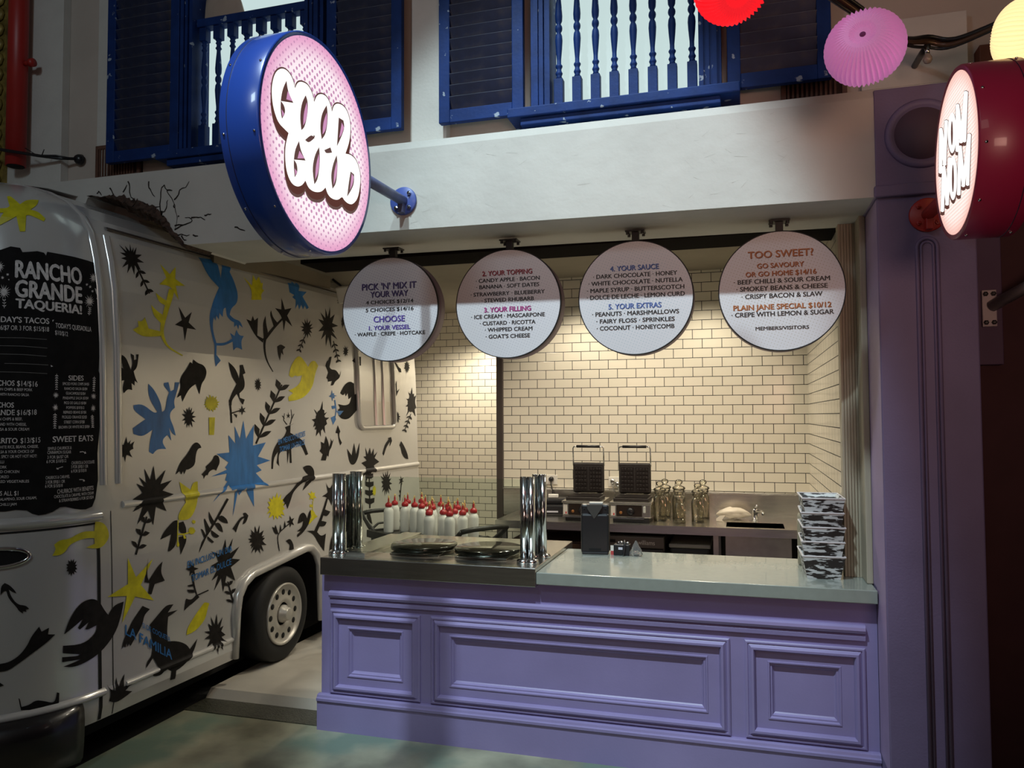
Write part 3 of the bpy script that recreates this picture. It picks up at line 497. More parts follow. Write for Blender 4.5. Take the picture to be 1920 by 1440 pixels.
CHALK = """
w 27,2495 9,2490 19,2480 6,2484 11,2471 2,2481 -4,2465 -5,2480 -20,2462 -10,2482 -29,2468 -12,2484 -33,2481 -12,2490 -26,2496 -9,2495 -25,2508 -6,2498 -6,2514 0,2501 8,2519 5,2501 20,2513 9,2498 28,2508 10,2494
w -10,2351 -31,2355 -21,2336 -37,2350 -35,2333 -42,2349 -50,2323 -47,2349 -65,2326 -51,2351 -72,2341 -54,2356 -79,2349 -55,2359 -71,2364 -53,2365 -71,2382 -49,2370 -57,2394 -44,2373 -43,2390 -39,2373 -26,2400 -34,2373 -18,2387 -30,2370 -11,2377 -28,2365 -5,2366 -28,2360
w -532,2375 -509,2371 -525,2387 -506,2375 -514,2402 -501,2378 -502,2403 -498,2379 -487,2400 -493,2377 -475,2391 -489,2372 -466,2382 -488,2368 -469,2364 -488,2362 -470,2351 -490,2358 -477,2339 -493,2354 -491,2331 -498,2352 -505,2325 -503,2353 -517,2333 -507,2356 -521,2346 -509,2360 -528,2361 -510,2367
w -553,2489 -534,2492 -550,2506 -532,2497 -543,2516 -529,2499 -529,2517 -524,2500 -518,2518 -520,2499 -508,2510 -517,2495 -498,2498 -516,2490 -503,2483 -517,2484 -506,2473 -519,2481 -515,2459 -524,2479 -529,2456 -528,2479 -540,2464 -532,2482 -546,2475 -534,2486
w -66,2448 -57,2449 -56,2455 -53,2451 -46,2455 -51,2449 -44,2447 -52,2446 -53,2440 -56,2444 -62,2439 -58,2446
w -39,2429 -35,2437 -44,2437 -35,2440 -36,2445 -32,2442 -27,2447 -28,2441 -21,2441 -28,2438 -26,2432 -32,2435
w -25,2422 -18,2420 -10,2426 -14,2419 -5,2419 -14,2416 -11,2411 -17,2414 -21,2408 -20,2415 -28,2415 -21,2418
w -516,2441 -509,2438 -508,2445 -506,2438 -499,2439 -505,2434 -501,2430 -507,2432 -509,2426 -510,2432 -517,2431 -511,2435
w -481,2446 -484,2450 -489,2446 -487,2452 -492,2454 -486,2455 -487,2460 -483,2456 -478,2459 -481,2454 -476,2451 -481,2451
w -482,2426 -479,2428 -483,2431 -478,2429 -477,2432 -476,2429 -472,2431 -476,2428 -474,2425 -477,2426 -479,2423 -479,2426
w -252,1853 -248,1862 -259,1861 -249,1865 -259,1869 -248,1868 -256,1877 -247,1870 -249,1882 -244,1871 -240,1883 -241,1871 -234,1877 -239,1869 -228,1872 -238,1866 -227,1863 -238,1863 -233,1856 -240,1860 -239,1852 -243,1859 -248,1847 -246,1860
w -257,1814 -249,1809 -252,1822 -246,1811 -241,1824 -242,1810 -236,1819 -240,1808 -231,1811 -239,1805 -231,1802 -239,1802 -231,1793 -241,1799 -240,1789 -244,1798 -248,1785 -247,1798 -255,1788 -249,1800 -259,1799 -251,1804 -263,1807 -250,1807
w -11,1860 -22,1860 -13,1851 -25,1858 -24,1846 -29,1857 -32,1848 -32,1858 -41,1850 -35,1860 -48,1859 -36,1864 -47,1868 -35,1867 -45,1876 -32,1869 -33,1880 -28,1870 -25,1882 -25,1870 -14,1878 -22,1867 -9,1869 -21,1864
w -47,1789 -38,1799 -48,1798 -38,1802 -47,1806 -37,1805 -43,1814 -35,1808 -35,1823 -31,1809 -25,1819 -27,1807 -16,1815 -25,1805 -15,1805 -25,1801 -14,1794 -26,1798 -21,1790 -28,1796 -27,1781 -32,1795 -37,1783 -35,1796
w 1,2437 14,2429 32,2448 26,2427 28,2412 36,2397 41,2370 33,2383 21,2373 7,2381 17,2390 8,2409
w -494,2285 -496,2329 -497,2329 -496,2285
w -495,2293 -489,2296 -485,2301 -491,2300
w -495,2293 -499,2299 -506,2300 -501,2295
w -496,2307 -490,2310 -486,2315 -492,2314
w -496,2307 -500,2313 -506,2314 -502,2309
w -496,2322 -491,2324 -488,2329 -493,2328
w -496,2322 -500,2328 -505,2328 -502,2323
w -47,2286 -40,2328 -42,2328 -50,2286
w -47,2291 -39,2294 -33,2299 -41,2297
w -47,2291 -51,2297 -59,2298 -55,2293
w -46,2302 -38,2304 -32,2309 -40,2308
w -46,2302 -49,2307 -56,2308 -53,2303
w -44,2312 -36,2314 -31,2319 -39,2318
w -44,2312 -47,2318 -54,2318 -50,2314
w -42,2322 -35,2324 -30,2329 -37,2328
w -42,2322 -45,2328 -51,2328 -48,2324
w -241,1973 -241,1893 -240,1893 -239,1973
w -240,1967 -246,1965 -249,1960 -243,1961
w -240,1967 -237,1961 -231,1960 -234,1965
w -240,1956 -246,1954 -249,1948 -243,1950
w -240,1956 -237,1950 -231,1949 -234,1954
w -240,1945 -246,1942 -249,1937 -243,1938
w -240,1945 -237,1938 -232,1938 -235,1942
w -240,1933 -246,1931 -249,1926 -243,1927
w -240,1933 -238,1927 -232,1926 -235,1931
w -240,1922 -246,1920 -248,1915 -243,1916
w -240,1922 -238,1916 -233,1915 -235,1920
w -240,1910 -246,1908 -248,1904 -243,1904
w -240,1910 -238,1905 -233,1904 -235,1909
w -240,1899 -245,1897 -248,1893 -243,1893
w -240,1899 -238,1893 -233,1893 -235,1897
w -24,1968 -29,1891 -27,1891 -21,1968
w -23,1963 -31,1960 -35,1955 -27,1956
w -23,1963 -19,1956 -12,1955 -15,1960
w -24,1952 -31,1949 -35,1944 -28,1945
w -24,1952 -21,1945 -13,1944 -16,1949
w -24,1941 -32,1939 -35,1934 -28,1934
w -24,1941 -22,1934 -14,1934 -17,1938
w -25,1930 -32,1928 -36,1923 -29,1923
w -25,1930 -23,1923 -16,1923 -18,1927
w -26,1918 -33,1917 -36,1912 -29,1912
w -26,1918 -24,1912 -17,1912 -20,1917
w -27,1907 -34,1906 -37,1901 -30,1901
w -27,1907 -25,1901 -18,1901 -21,1906
w -28,1896 -34,1895 -37,1890 -31,1891
w -28,1896 -26,1890 -19,1890 -22,1895
w -248,1777 -249,1700 -247,1700 -246,1777
w -247,1772 -254,1770 -258,1765 -251,1766
w -247,1772 -243,1765 -237,1764 -241,1770
w -247,1761 -254,1759 -258,1754 -251,1755
w -247,1761 -244,1754 -237,1754 -241,1759
w -248,1750 -254,1748 -257,1743 -251,1744
w -248,1750 -244,1744 -238,1743 -241,1748
w -248,1739 -254,1737 -257,1732 -251,1733
w -248,1739 -244,1733 -238,1732 -242,1737
w -248,1728 -254,1726 -257,1722 -251,1722
w -248,1728 -245,1722 -239,1721 -242,1726
w -248,1717 -254,1715 -257,1711 -251,1711
w -248,1717 -245,1711 -239,1710 -242,1715
w -248,1706 -253,1704 -256,1700 -251,1700
w -248,1706 -245,1700 -240,1699 -243,1704
w -40,1768 -38,1702 -35,1702 -37,1768
w -39,1764 -46,1762 -50,1757 -43,1758
w -39,1764 -34,1758 -27,1758 -31,1762
w -38,1755 -46,1753 -49,1748 -42,1748
w -38,1755 -34,1748 -27,1748 -31,1753
w -38,1745 -45,1743 -49,1738 -41,1739
w -38,1745 -34,1739 -27,1739 -31,1744
w -38,1736 -44,1734 -48,1729 -41,1729
w -38,1736 -34,1729 -27,1729 -31,1734
w -37,1726 -44,1724 -47,1720 -40,1720
w -37,1726 -34,1720 -27,1720 -31,1725
w -37,1716 -43,1715 -46,1710 -40,1710
w -37,1716 -34,1711 -27,1711 -30,1715
w -37,1707 -43,1706 -46,1701 -39,1701
w -37,1707 -34,1701 -27,1701 -30,1706
w -116,1576 -98,1578 -86,1571 -84,1574 -98,1582 -116,1581
w -207,1511 -224,1506 -240,1501 -238,1498 -223,1503 -206,1507
w -119,1437 -102,1436 -89,1431 -87,1434 -101,1440 -119,1441
w -239,1507 -234,1496 -226,1497
w -85,1582 -90,1568 -78,1570
w -93,1440 -99,1429 -87,1428
g -531,2139 -401,2143 -290,2141 -290,2143 -401,2145 -531,2141
g -530,2100 -400,2102 -288,2098 -288,2100 -400,2104 -530,2102
g -529,2060 -400,2061 -291,2057 -291,2059 -400,2063 -529,2062
g -487,2015 -389,2016 -282,2014 -282,2016 -389,2018 -487,2017
g -527,1974 -398,1974 -287,1971 -287,1973 -398,1976 -527,1976
w -263,2242 -254,2244 -261,2232
w -271,2016 -259,2009 -269,2006
w 15,2234 25,2237 22,2227
"""
BOARD = "-586,2557 -520,2577 -474,2597 -425,2594 -413,2573 -377,2579 -335,2587 -300,2583 -289,2570 -282,2590 -216,2588 -117,2585 -24,2579 20,2575 16,2543 47,2545 46,2487 55,2474 41,2328 27,2156 16,2098 8,1999 18,1972 10,1817 12,1706 -4,1567 -2,1429 -21,1334 -42,1295 -81,1285 -112,1288 -142,1294 -192,1309 -219,1309 -256,1289 -289,1281 -321,1279 -350,1289 -374,1306 -421,1312 -467,1307 -541,1309"
BOARD_TEXT = [
('RANCHO', -0.4454, 2.4429, -0.0872, 2.4445, 0.0834, 2),
('GRANDE', -0.4434, 2.347, -0.0917, 2.3448, 0.0811, 2),
('TAQUERIA!', -0.4404, 2.2913, -0.0965, 2.287, 0.0441, 2),
("TODAY'S TACOS", -0.5648, 2.2156, -0.2787, 2.221, 0.0271, 1),
('$6/$7 OR 3 FOR $15/$18', -0.5222, 2.1785, -0.2797, 2.1824, 0.0224, 0),
("TODAY'S QUESADILLA", -0.2463, 2.2046, -0.0379, 2.2006, 0.0241, 0),
('$10/$12', -0.2487, 2.1696, -0.1805, 2.1657, 0.0218, 0),
('NACHOS', -0.5549, 1.9088, -0.4395, 1.9088, 0.0249, 1),
('$14/$16', -0.4277, 1.9079, -0.3328, 1.906, 0.0259, 0),
('ON CHIPS & BEEF PORK', -0.5126, 1.8854, -0.3571, 1.8837, 0.0128, 0),
('WITH RANCHO SALSA', -0.5069, 1.8605, -0.3723, 1.8592, 0.0128, 0),
('NACHOS', -0.5519, 1.8046, -0.4407, 1.8029, 0.0241, 1),
('GRANDE', -0.5607, 1.7672, -0.4357, 1.7668, 0.0254, 1),
('$16/$18', -0.4256, 1.7667, -0.3357, 1.7687, 0.025, 0),
('ON CHIPS & BEEF,', -0.5165, 1.7415, -0.401, 1.7412, 0.0136, 0),
('AND WITH CHEESE,', -0.506, 1.7168, -0.3823, 1.7148, 0.0136, 0),
('SALSA & SOUR CREAM', -0.5231, 1.6928, -0.3697, 1.6913, 0.0136, 0),
('BURRITO', -0.5529, 1.634, -0.4211, 1.6311, 0.0245, 1),
('$13/$15', -0.4071, 1.6308, -0.3165, 1.633, 0.0249, 0),
('WHITE RICE, BEANS, CHEESE,', -0.513, 1.6075, -0.3253, 1.6068, 0.0135, 0),
('SALSA & YOUR CHOICE OF', -0.5163, 1.5848, -0.3457, 1.5835, 0.0135, 0),
('MILD, SPICY OR HOT HOT HOT!', -0.5274, 1.5614, -0.3331, 1.5602, 0.0143, 0),
('CHILLI', -0.519, 1.5376, -0.4781, 1.5368, 0.0127, 0),
('PORK', -0.5028, 1.5126, -0.4659, 1.5118, 0.0127, 0),
('GRILLED CHICKEN', -0.5411, 1.492, -0.4106, 1.488, 0.0126, 0),
('CHORIZO', -0.5172, 1.4668, -0.4552, 1.4653, 0.0126, 0),
('GRILLED VEGETABLES', -0.5359, 1.4457, -0.366, 1.4402, 0.0126, 0),
('EXTRAS ALL $1', -0.5612, 1.3864, -0.4126, 1.3809, 0.0209, 0),
('JALAPENO, SOUR CREAM,', -0.4953, 1.3596, -0.3306, 1.3586, 0.0126, 0),
('CHILLI JAM', -0.4947, 1.3357, -0.4195, 1.3334, 0.0126, 0),
('SIDES', -0.1773, 1.9414, -0.0919, 1.9435, 0.0248, 1),
('SPICED PORK CHIPS $4/$5', -0.2091, 1.9173, -0.0572, 1.9198, 0.0134, 0),
('RANCHO SALSA $3/$4', -0.1992, 1.8929, -0.0692, 1.8949, 0.0134, 0),
('GUACAMOLE $3/$4', -0.1912, 1.8699, -0.0809, 1.8702, 0.0135, 0),
('PINEAPPLE SALSA $3/$4', -0.2068, 1.8454, -0.0625, 1.8472, 0.0134, 0),
('PICO DE GALLO $3/$4', -0.2009, 1.8213, -0.0766, 1.8218, 0.0134, 0),
('POPPERS $10/$12', -0.189, 1.7972, -0.0881, 1.7977, 0.0134, 0),
('REFRIED BEANS $7/$8', -0.2046, 1.7737, -0.0769, 1.7745, 0.0134, 0),
('PICKLED ORANGE $2/$3', -0.2107, 1.7494, -0.0729, 1.7492, 0.0142, 0),
('STREET CORN $7/$8', -0.2014, 1.7239, -0.0867, 1.7246, 0.0143, 0),
('BROWN OR WHITE RICE $3/$4', -0.2288, 1.6985, -0.0565, 1.7005, 0.0142, 0),
('SWEET EATS', -0.2573, 1.632, -0.0342, 1.6335, 0.0281, 1),
('SIMPLE CHURROS &', -0.2809, 1.5932, -0.1608, 1.595, 0.0149, 0),
('CINNAMON SUGAR', -0.2829, 1.5745, -0.1632, 1.5736, 0.0149, 0),
('3 FOR $6/$7 OR', -0.2826, 1.5509, -0.1775, 1.5519, 0.0148, 0),
('6 FOR $10/$12', -0.2867, 1.5302, -0.1892, 1.5311, 0.0148, 0),
('CHURROS & CHOCOLATE', -0.1608, 1.5177, -0.0266, 1.5171, 0.0152, 0),
('3 FOR $9/$11 OR', -0.1632, 1.4978, -0.0663, 1.4969, 0.0152, 0),
('6 FOR $15/$18', -0.1632, 1.4764, -0.0773, 1.4767, 0.0151, 0),
('CHURROS & CARAMEL', -0.2902, 1.4511, -0.1703, 1.4514, 0.0148, 0),
('3 FOR $9/$11 OR', -0.29, 1.4294, -0.1958, 1.4287, 0.0148, 0),
('6 FOR $15/$18', -0.2919, 1.4096, -0.2072, 1.4092, 0.0148, 0),
('CHOCOLATE & CARAMEL WITH CREAM', -0.2489, 1.3557, -0.0339, 1.358, 0.0148, 0),
('& STRAWBERRIES 6 FOR $21/$24', -0.2247, 1.3341, -0.0341, 1.337, 0.0149, 0),
('CHURROS WITH BENEFITS', -0.2338, 1.3764, -0.0337, 1.3808, 0.021, 0)]
FLANK_TEXT = [
('EN MEXICO PUEDES', 1.5633, 1.5554, 1.901, 1.6094, 0.0375, 0),
('TOMAR UN DULCE', 1.5763, 1.5012, 1.8934, 1.5463, 0.0375, 0),
('EN INCLUSO UN DIA', 0.6341, 0.8597, 1.0365, 0.8913, 0.0381, 0),
('TOMAR EL DULCE', 0.6632, 0.7717, 1.0259, 0.8103, 0.0382, 0),
('SI DE COQUETA', 0.2797, 0.6013, 0.4839, 0.4693, 0.0263, 0),
('LA FAMILIA', 0.1604, 0.5957, 0.4942, 0.3654, 0.0512, 1)]
HOLE = [(-3.045, 2.7436), (-3.0595, 2.7353), (-3.0932, 2.784), (-3.1342, 2.818), (-3.1682, 2.861), (-3.206, 2.9014), (-3.2477, 2.936), (-3.2818, 2.9576), (-3.32, 2.9796), (-3.3811, 3.0036), (-3.4196, 3.0195), (-3.4543, 3.0287), (-3.4972, 3.0515), (-3.5361, 3.058), (-3.6027, 3.0701), (-3.6615, 3.0654), (-3.7094, 3.0824), (-3.7611, 3.0803), (-3.8015, 3.0968), (-3.8631, 3.1479)]
CRACKS = [[(-3.1984, 2.8888), (-3.205, 2.9181), (-3.2237, 2.9195), (-3.2337, 2.9569), (-3.2319, 3.0353), (-3.2266, 3.0925), (-3.2081, 3.1066), (-3.189, 3.0735), (-3.1793, 3.0518), (-3.1382, 2.9909), (-3.1316, 2.9643), (-3.1186, 2.9217), (-3.1181, 2.8853), (-3.1327, 2.8371)], [(-3.189, 3.0735), (-3.1517, 3.0676)], [(-3.1385, 3.0118), (-3.1082, 3.0404), (-3.1024, 3.0659), (-3.0598, 3.0777), (-3.0359, 3.1119)], [(-3.1347, 2.9646), (-3.1381, 2.9857)], [(-3.1123, 2.9108), (-3.1001, 2.9125)], [(-3.1327, 2.8371), (-3.087, 2.8571), (-3.0202, 2.8727), (-3.0144, 2.8878), (-3.045, 2.9015), (-3.0633, 2.9029)], [(-3.0206, 2.8985), (-2.9843, 2.8983), (-2.9541, 2.896), (-2.9239, 2.8782)], [(-2.9302, 2.9044), (-2.9063, 2.9102), (-2.8824, 2.9093)], [(-3.133, 2.8605), (-3.0748, 2.8613)], [(-3.3636, 3.0175), (-3.2999, 2.9832), (-3.2617, 2.9539), (-3.2773, 2.9473)], [(-3.3503, 2.9821), (-3.2999, 2.9832), (-3.2372, 2.9808)], [(-3.2305, 2.9514), (-3.2055, 2.9468), (-3.1876, 2.9898), (-3.1818, 3.0154)], [(-3.4682, 3.1513), (-3.4547, 3.1181), (-3.4439, 3.0534), (-3.405, 3.0209)], [(-3.3183, 3.1376), (-3.3177, 3.1006), (-3.2983, 3.0726), (-3.2726, 3.0414)], [(-3.5024, 3.0877), (-3.4742, 3.1305)], [(-3.6005, 3.123), (-3.5838, 3.1028), (-3.567, 3.0799)], [(-3.6951, 3.0963), (-3.6823, 3.1114), (-3.6586, 3.0824)], [(-3.123, 2.8079), (-3.0862, 2.8079), (-3.0678, 2.8014), (-3.0283, 2.8001)], [(-3.007, 2.7986), (-2.9707, 2.7893)], [(-3.0861, 2.8001), (-3.0674, 2.7729), (-3.0491, 2.7706)], [(-2.728, 2.8227), (-2.6928, 2.8075), (-2.6579, 2.7974)], [(-3.23, 2.92), (-3.2179, 2.9452)]]
MENU_TEXT = {
'S1': [("PICK 'N' MIX IT", -0.1716, 0.1633, 0.1148, 0.0352, 'pd'),
('YOUR WAY', -0.119, 0.1128, 0.0716, 0.0329, 'pd'),
('4 CHOICES $12/14', -0.1451, 0.1454, 0.0325, 0.0202, 'k'),
('5 CHOICES $14/16', -0.1467, 0.1466, -0.0114, 0.0202, 'k'),
('CHOOSE', -0.0983, 0.0932, -0.0711, 0.0328, 'p'),
('1. YOUR VESSEL', -0.1272, 0.1259, -0.1152, 0.0238, 'p'),
('· WAFFLE · CREPE · HOTCAKE', -0.2146, 0.2164, -0.1481, 0.0202, 'k')],
'S2': [('2. YOUR TOPPING', -0.1417, 0.1384, 0.1566, 0.0254, 'r'),
('· CANDY APPLE · BACON', -0.1786, 0.1801, 0.1205, 0.0204, 'k'),
('· BANANA · SOFT DATES', -0.176, 0.1774, 0.0858, 0.0204, 'k'),
('· STRAWBERRY · BLUEBERRY', -0.2088, 0.2076, 0.0459, 0.0204, 'k'),
('· STEWED RHUBARB', -0.1459, 0.1478, 0.0114, 0.0203, 'k'),
('3. YOUR FILLING', -0.1317, 0.1306, -0.0422, 0.0253, 'm'),
('· ICE CREAM · MASCARPONE', -0.206, 0.2068, -0.0764, 0.0203, 'k'),
('· CUSTARD · RICOTTA', -0.1559, 0.1557, -0.1134, 0.0202, 'k'),
('· WHIPPED CREAM', -0.1268, 0.1387, -0.1489, 0.0202, 'k'),
("· GOAT'S CHEESE", -0.1227, 0.1246, -0.186, 0.0202, 'k')],
'S3': [('4. YOUR SAUCE', -0.1267, 0.1219, 0.1427, 0.0252, 'b'),
('· DARK CHOCOLATE · HONEY', -0.2156, 0.214, 0.1064, 0.0213, 'k'),
('· WHITE CHOCOLATE · NUTELLA', -0.2404, 0.2412, 0.0706, 0.0213, 'k'),
('· MAPLE SYRUP · BUTTERSCOTCH', -0.2484, 0.2488, 0.034, 0.0213, 'k'),
('· DOLCE DE LECHE · LEMON CURD', -0.2497, 0.2508, -0.0017, 0.0213, 'k'),
('5. YOUR EXTRAS', -0.1373, 0.1325, -0.0554, 0.0261, 'b'),
('· PEANUTS · MARSHMALLOWS', -0.2225, 0.2209, -0.0903, 0.0212, 'k'),
('· FAIRY FLOSS · SPRINKLES', -0.201, 0.1989, -0.1278, 0.0211, 'k'),
('· COCONUT · HONEYCOMB', -0.1988, 0.197, -0.1643, 0.0211, 'k')],
'S4': [('TOO SWEET?', -0.1511, 0.1507, 0.1657, 0.0336, 'o'),
('GO SAVOURY', -0.1089, 0.1072, 0.1146, 0.0232, 'o'),
('OR GO HOME $14/16', -0.1634, 0.1629, 0.0749, 0.0232, 'o'),
('· BEEF CHILLI & SOUR CREAM', -0.2193, 0.2238, 0.039, 0.0218, 'k'),
('· SMOKEY BEANS & CHEESE', -0.208, 0.2128, 0.0038, 0.0217, 'k'),
('· CRISPY BACON & SLAW', -0.1839, 0.1888, -0.0343, 0.0217, 'k'),
('PLAIN JANE SPECIAL $10/12', -0.2243, 0.2272, -0.0896, 0.0248, 'o'),
('· CREPE WITH LEMON & SUGAR', -0.2333, 0.2381, -0.1234, 0.0217, 'k'),
('MEMBERS/VISITORS', -0.1204, 0.125, -0.1911, 0.0164, 'k')]}
GOOD_WHITE = "-353,55 -356,105 -336,162 -296,197 -254,205 -219,189 -203,158 -186,188 -156,204 -112,210 -81,191 -65,159 -45,195 -6,217 35,219 63,198 75,173 89,206 126,230 185,236 224,206 236,157 224,96 190,35 240,46 288,38 321,0 329,-45 306,-126 258,-167 219,-175 181,-170 163,-157 129,-183 78,-191 43,-182 26,-158 -5,-185 -58,-201 -103,-198 -126,-174 -147,-198 -184,-216 -225,-213 -255,-182 -267,-133 -265,-81 -245,-29 -274,-23 -311,-15 -338,16"
GOOD_BROWN = """
-262,163 -287,121 -300,70 -297,25 -289,9 -267,40 -275,63 -297,72 -215,97 -235,112 -253,131
-129,161 -157,119 -169,60 -158,13 -135,32 -113,95 -113,143
30,183 -8,134 -21,73 -7,29 23,60 39,116 38,159
130,169 170,171 181,145 156,99 116,42 122,94
-174,-35 -203,-80 -211,-136 -202,-184 -182,-159 -187,-128 -209,-118 -127,-96 -151,-76 -165,-60
-27,-9 -60,-53 -78,-115 -61,-170 -36,-144 -22,-84 -21,-41
114,4 84,-43 66,-100 81,-148 109,-120 120,-69 121,-24
235,-29 266,-32 267,-71 242,-108 205,-147 218,-85
-131,-16 -86,21 -60,17 -105,-20
14,-8 62,19 76,2 27,-18
-71,25 -58,24 -67,14
"""
GOOD_PINK = """
-254,127 -221,101 -263,92
-122,136 -144,83 -146,35 -125,63 -114,105
30,152 3,103 -2,51 22,74 36,122
155,157 175,143 156,106 134,84
-294,43 -276,33 -287,16
-171,-72 -136,-90 -185,-106
-29,-36 -53,-93 -56,-150 -33,-115 -25,-70
114,-23 91,-77 89,-129 109,-94 119,-54
244,-35 263,-45 254,-78 229,-112
-204,-150 -187,-158 -198,-177
"""
NOM_WHITE = """
164,151 189,156 213,2 188,-10 163,-13 140,138
160,149 184,153 150,11 126,0 103,-3 135,137
86,151 110,156 153,12 130,1 105,-3 64,139
-61,150 -40,155 -21,5 -42,-6 -64,-9 -82,139
-65,149 -45,153 -70,17 -91,7 -111,4 -86,138
-163,153 -142,159 -67,19 -86,9 -108,4 -180,142
-167,151 -147,156 -109,8 -128,-3 -149,-6 -185,140
137,5 162,9 201,-142 177,-152 152,-155 114,-6
136,5 159,8 130,-137 106,-147 83,-149 111,-6
54,9 77,14 133,-136 110,-146 86,-149 32,-1
-79,5 -58,9 -23,-143 -43,-152 -65,-155 -99,-5
-80,5 -60,8 -82,-132 -103,-141 -122,-142 -101,-5
-188,7 -167,11 -79,-130 -97,-139 -119,-143 -205,-3
-187,7 -168,11 -131,-141 -149,-150 -169,-153 -205,-3
-39,63 -35,46 -28,32 -18,20 -6,13 8,10 23,12 37,19 50,30 60,44 68,62 72,80 72,99 68,116 60,131 50,142 37,149 22,151 8,148 -6,141 -18,130 -28,115 -35,99 -39,81
-31,-88 -28,-106 -21,-122 -11,-135 1,-144 15,-149 29,-148 42,-142 55,-131 65,-117 72,-99 75,-79 75,-59 71,-40 63,-23 53,-10 40,-2 27,2 13,0 -1,-6 -13,-17 -22,-32 -29,-49 -32,-68
"""
NOM_BROWN = """
168,143 199,149 223,-8 192,-22 161,-27 138,127
165,142 194,147 160,1 129,-13 100,-16 133,126
89,143 120,150 163,3 134,-11 103,-16 62,128
-59,143 -32,149 -13,-4 -39,-17 -66,-21 -84,129
-62,142 -36,146 -62,8 -89,-4 -113,-8 -88,128
-161,146 -135,153 -58,11 -82,-2 -109,-8 -182,132
-164,144 -139,150 -101,-1 -125,-14 -150,-18 -187,131
140,-3 171,2 211,-152 181,-164 149,-168 111,-17
140,-3 169,1 139,-148 109,-159 81,-161 109,-16
56,1 86,7 143,-146 115,-158 84,-162 30,-12
-76,-2 -49,3 -14,-152 -40,-164 -67,-167 -101,-15
-77,-2 -51,1 -74,-141 -100,-152 -124,-154 -103,-15
-186,-1 -160,5 -70,-139 -93,-150 -120,-154 -207,-13
-185,0 -160,4 -122,-150 -146,-161 -171,-164 -207,-13
164,153 196,159 219,2 188,-12 157,-16 134,137
161,152 191,157 156,11 125,-3 97,-6 130,136
86,153 116,160 159,13 131,-1 100,-6 58,138
-62,152 -35,158 -16,5 -42,-8 -69,-12 -87,138
-65,151 -39,156 -65,18 -92,5 -116,2 -91,137
-164,155 -138,162 -62,20 -85,7 -112,2 -185,141
-167,153 -142,159 -104,8 -128,-4 -153,-9 -190,139
136,7 168,12 207,-141 177,-154 146,-157 108,-7
136,7 166,11 136,-137 105,-149 77,-151 106,-6
53,11 83,17 139,-135 111,-148 80,-152 26,-2
-79,7 -53,12 -17,-142 -43,-154 -70,-157 -104,-5
-80,7 -55,11 -77,-132 -103,-143 -127,-145 -106,-5
-189,8 -163,14 -73,-129 -96,-141 -123,-145 -210,-4
-188,9 -163,13 -125,-141 -149,-152 -174,-155 -210,-4
-45,56 -41,38 -33,23 -22,11 -8,3 7,1 24,3 40,10 54,22 66,38 75,56 79,76 79,96 75,115 66,131 55,142 40,150 24,152 8,148 -8,140 -22,128 -33,112 -41,94 -45,75
-37,-96 -33,-116 -25,-133 -14,-147 -1,-157 14,-162 30,-161 45,-154 59,-143 71,-127 79,-107 83,-86 82,-64 78,-44 70,-26 58,-12 44,-3 28,1 13,-1 -2,-8 -16,-20 -26,-36 -34,-55 -37,-75
"""
NOM_HOLES = """
2,74 4,64 6,55 9,47 13,42 16,38 20,38 23,41 26,46 28,53 29,62 29,72 29,83 27,93 25,103 22,110 18,116 15,119 11,119 8,117 5,111 3,104 2,95 2,85
5,-80 7,-91 10,-102 13,-111 16,-118 20,-122 24,-122 27,-120 30,-114 32,-106 33,-96 33,-85 32,-72 30,-61 28,-50 24,-41 21,-34 17,-30 14,-30 10,-32 8,-38 6,-46 5,-56 5,-67
"""
# ------------------------------------------------------------------ truck skin: s = metres along the flank, z = height
TA = math.radians(2.0); TX, TY, TR = -3.172, 3.29, .65
PROF = [(0.0,.02),(.20,.012),(.27,.0),(.34,.0),(.36,.006),(1.0,.03),(1.27,.045),(2.15,.075),(2.45,.10),(2.6,.125),(2.75,.165),(2.84,.225),(2.92,.32),(2.99,.46),(3.04,.62),(3.08,.85),(3.1,1.2)]
BEAD = [(.319, 0), (.325, .007), (.333, .010), (.341, .010), (.348, .006), (.352, 0), (1.264, 0), (1.270, .010), (1.279, .016), (1.290, .015), (1.299, .008), (1.305, 0)]   # pressed ribs along the flank: (z, stand-off)
ZL = sorted(set([p[0] for p in PROF]+[p[0] for p in BEAD]+[round(.1*i, 3) for i in range(2, 28)])); SL_ = [-.05*i for i in range(1, 24)]+[0.0, .158, .16]
def rib(z):
    for (a, b), (c, d) in zip(BEAD, BEAD[1:]):
        if a <= z <= c: return b+(d-b)*(z-a)/(c-a)
    return 0.0
def inset(z):
    if z <= PROF[0][0]: return PROF[0][1]
    for (a, b), (c, d) in zip(PROF, PROF[1:]):
        if z <= c: return b+(d-b)*(z-a)/(c-a)
    return PROF[-1][1]
def skin(s, z, off=0.0):
    nx, ny = math.cos(TA), -math.sin(TA); tx, ty = math.sin(TA), math.cos(TA); e = inset(z)-off-(rib(z) if s > .159 else 0)
    if s >= 0: return (TX+tx*s-nx*e, TY+ty*s-ny*e, z)
    cx, cy = TX-nx*TR, TY-ny*TR; ph = min(-s/TR, PI/2); rest = max(0, -s-TR*PI/2); c, sn = math.cos(ph), math.sin(ph)
    dx, dy = nx*c-tx*sn, ny*c-ty*sn; lim = TR-.04; rr = TR-min(e, lim) if e < lim else .04; ex = max(0, e-lim)
    return (cx+dx*rr-nx*(rest+ex*c), cy+dy*rr-ny*(rest+ex*c)+ex*sn*ty, z)
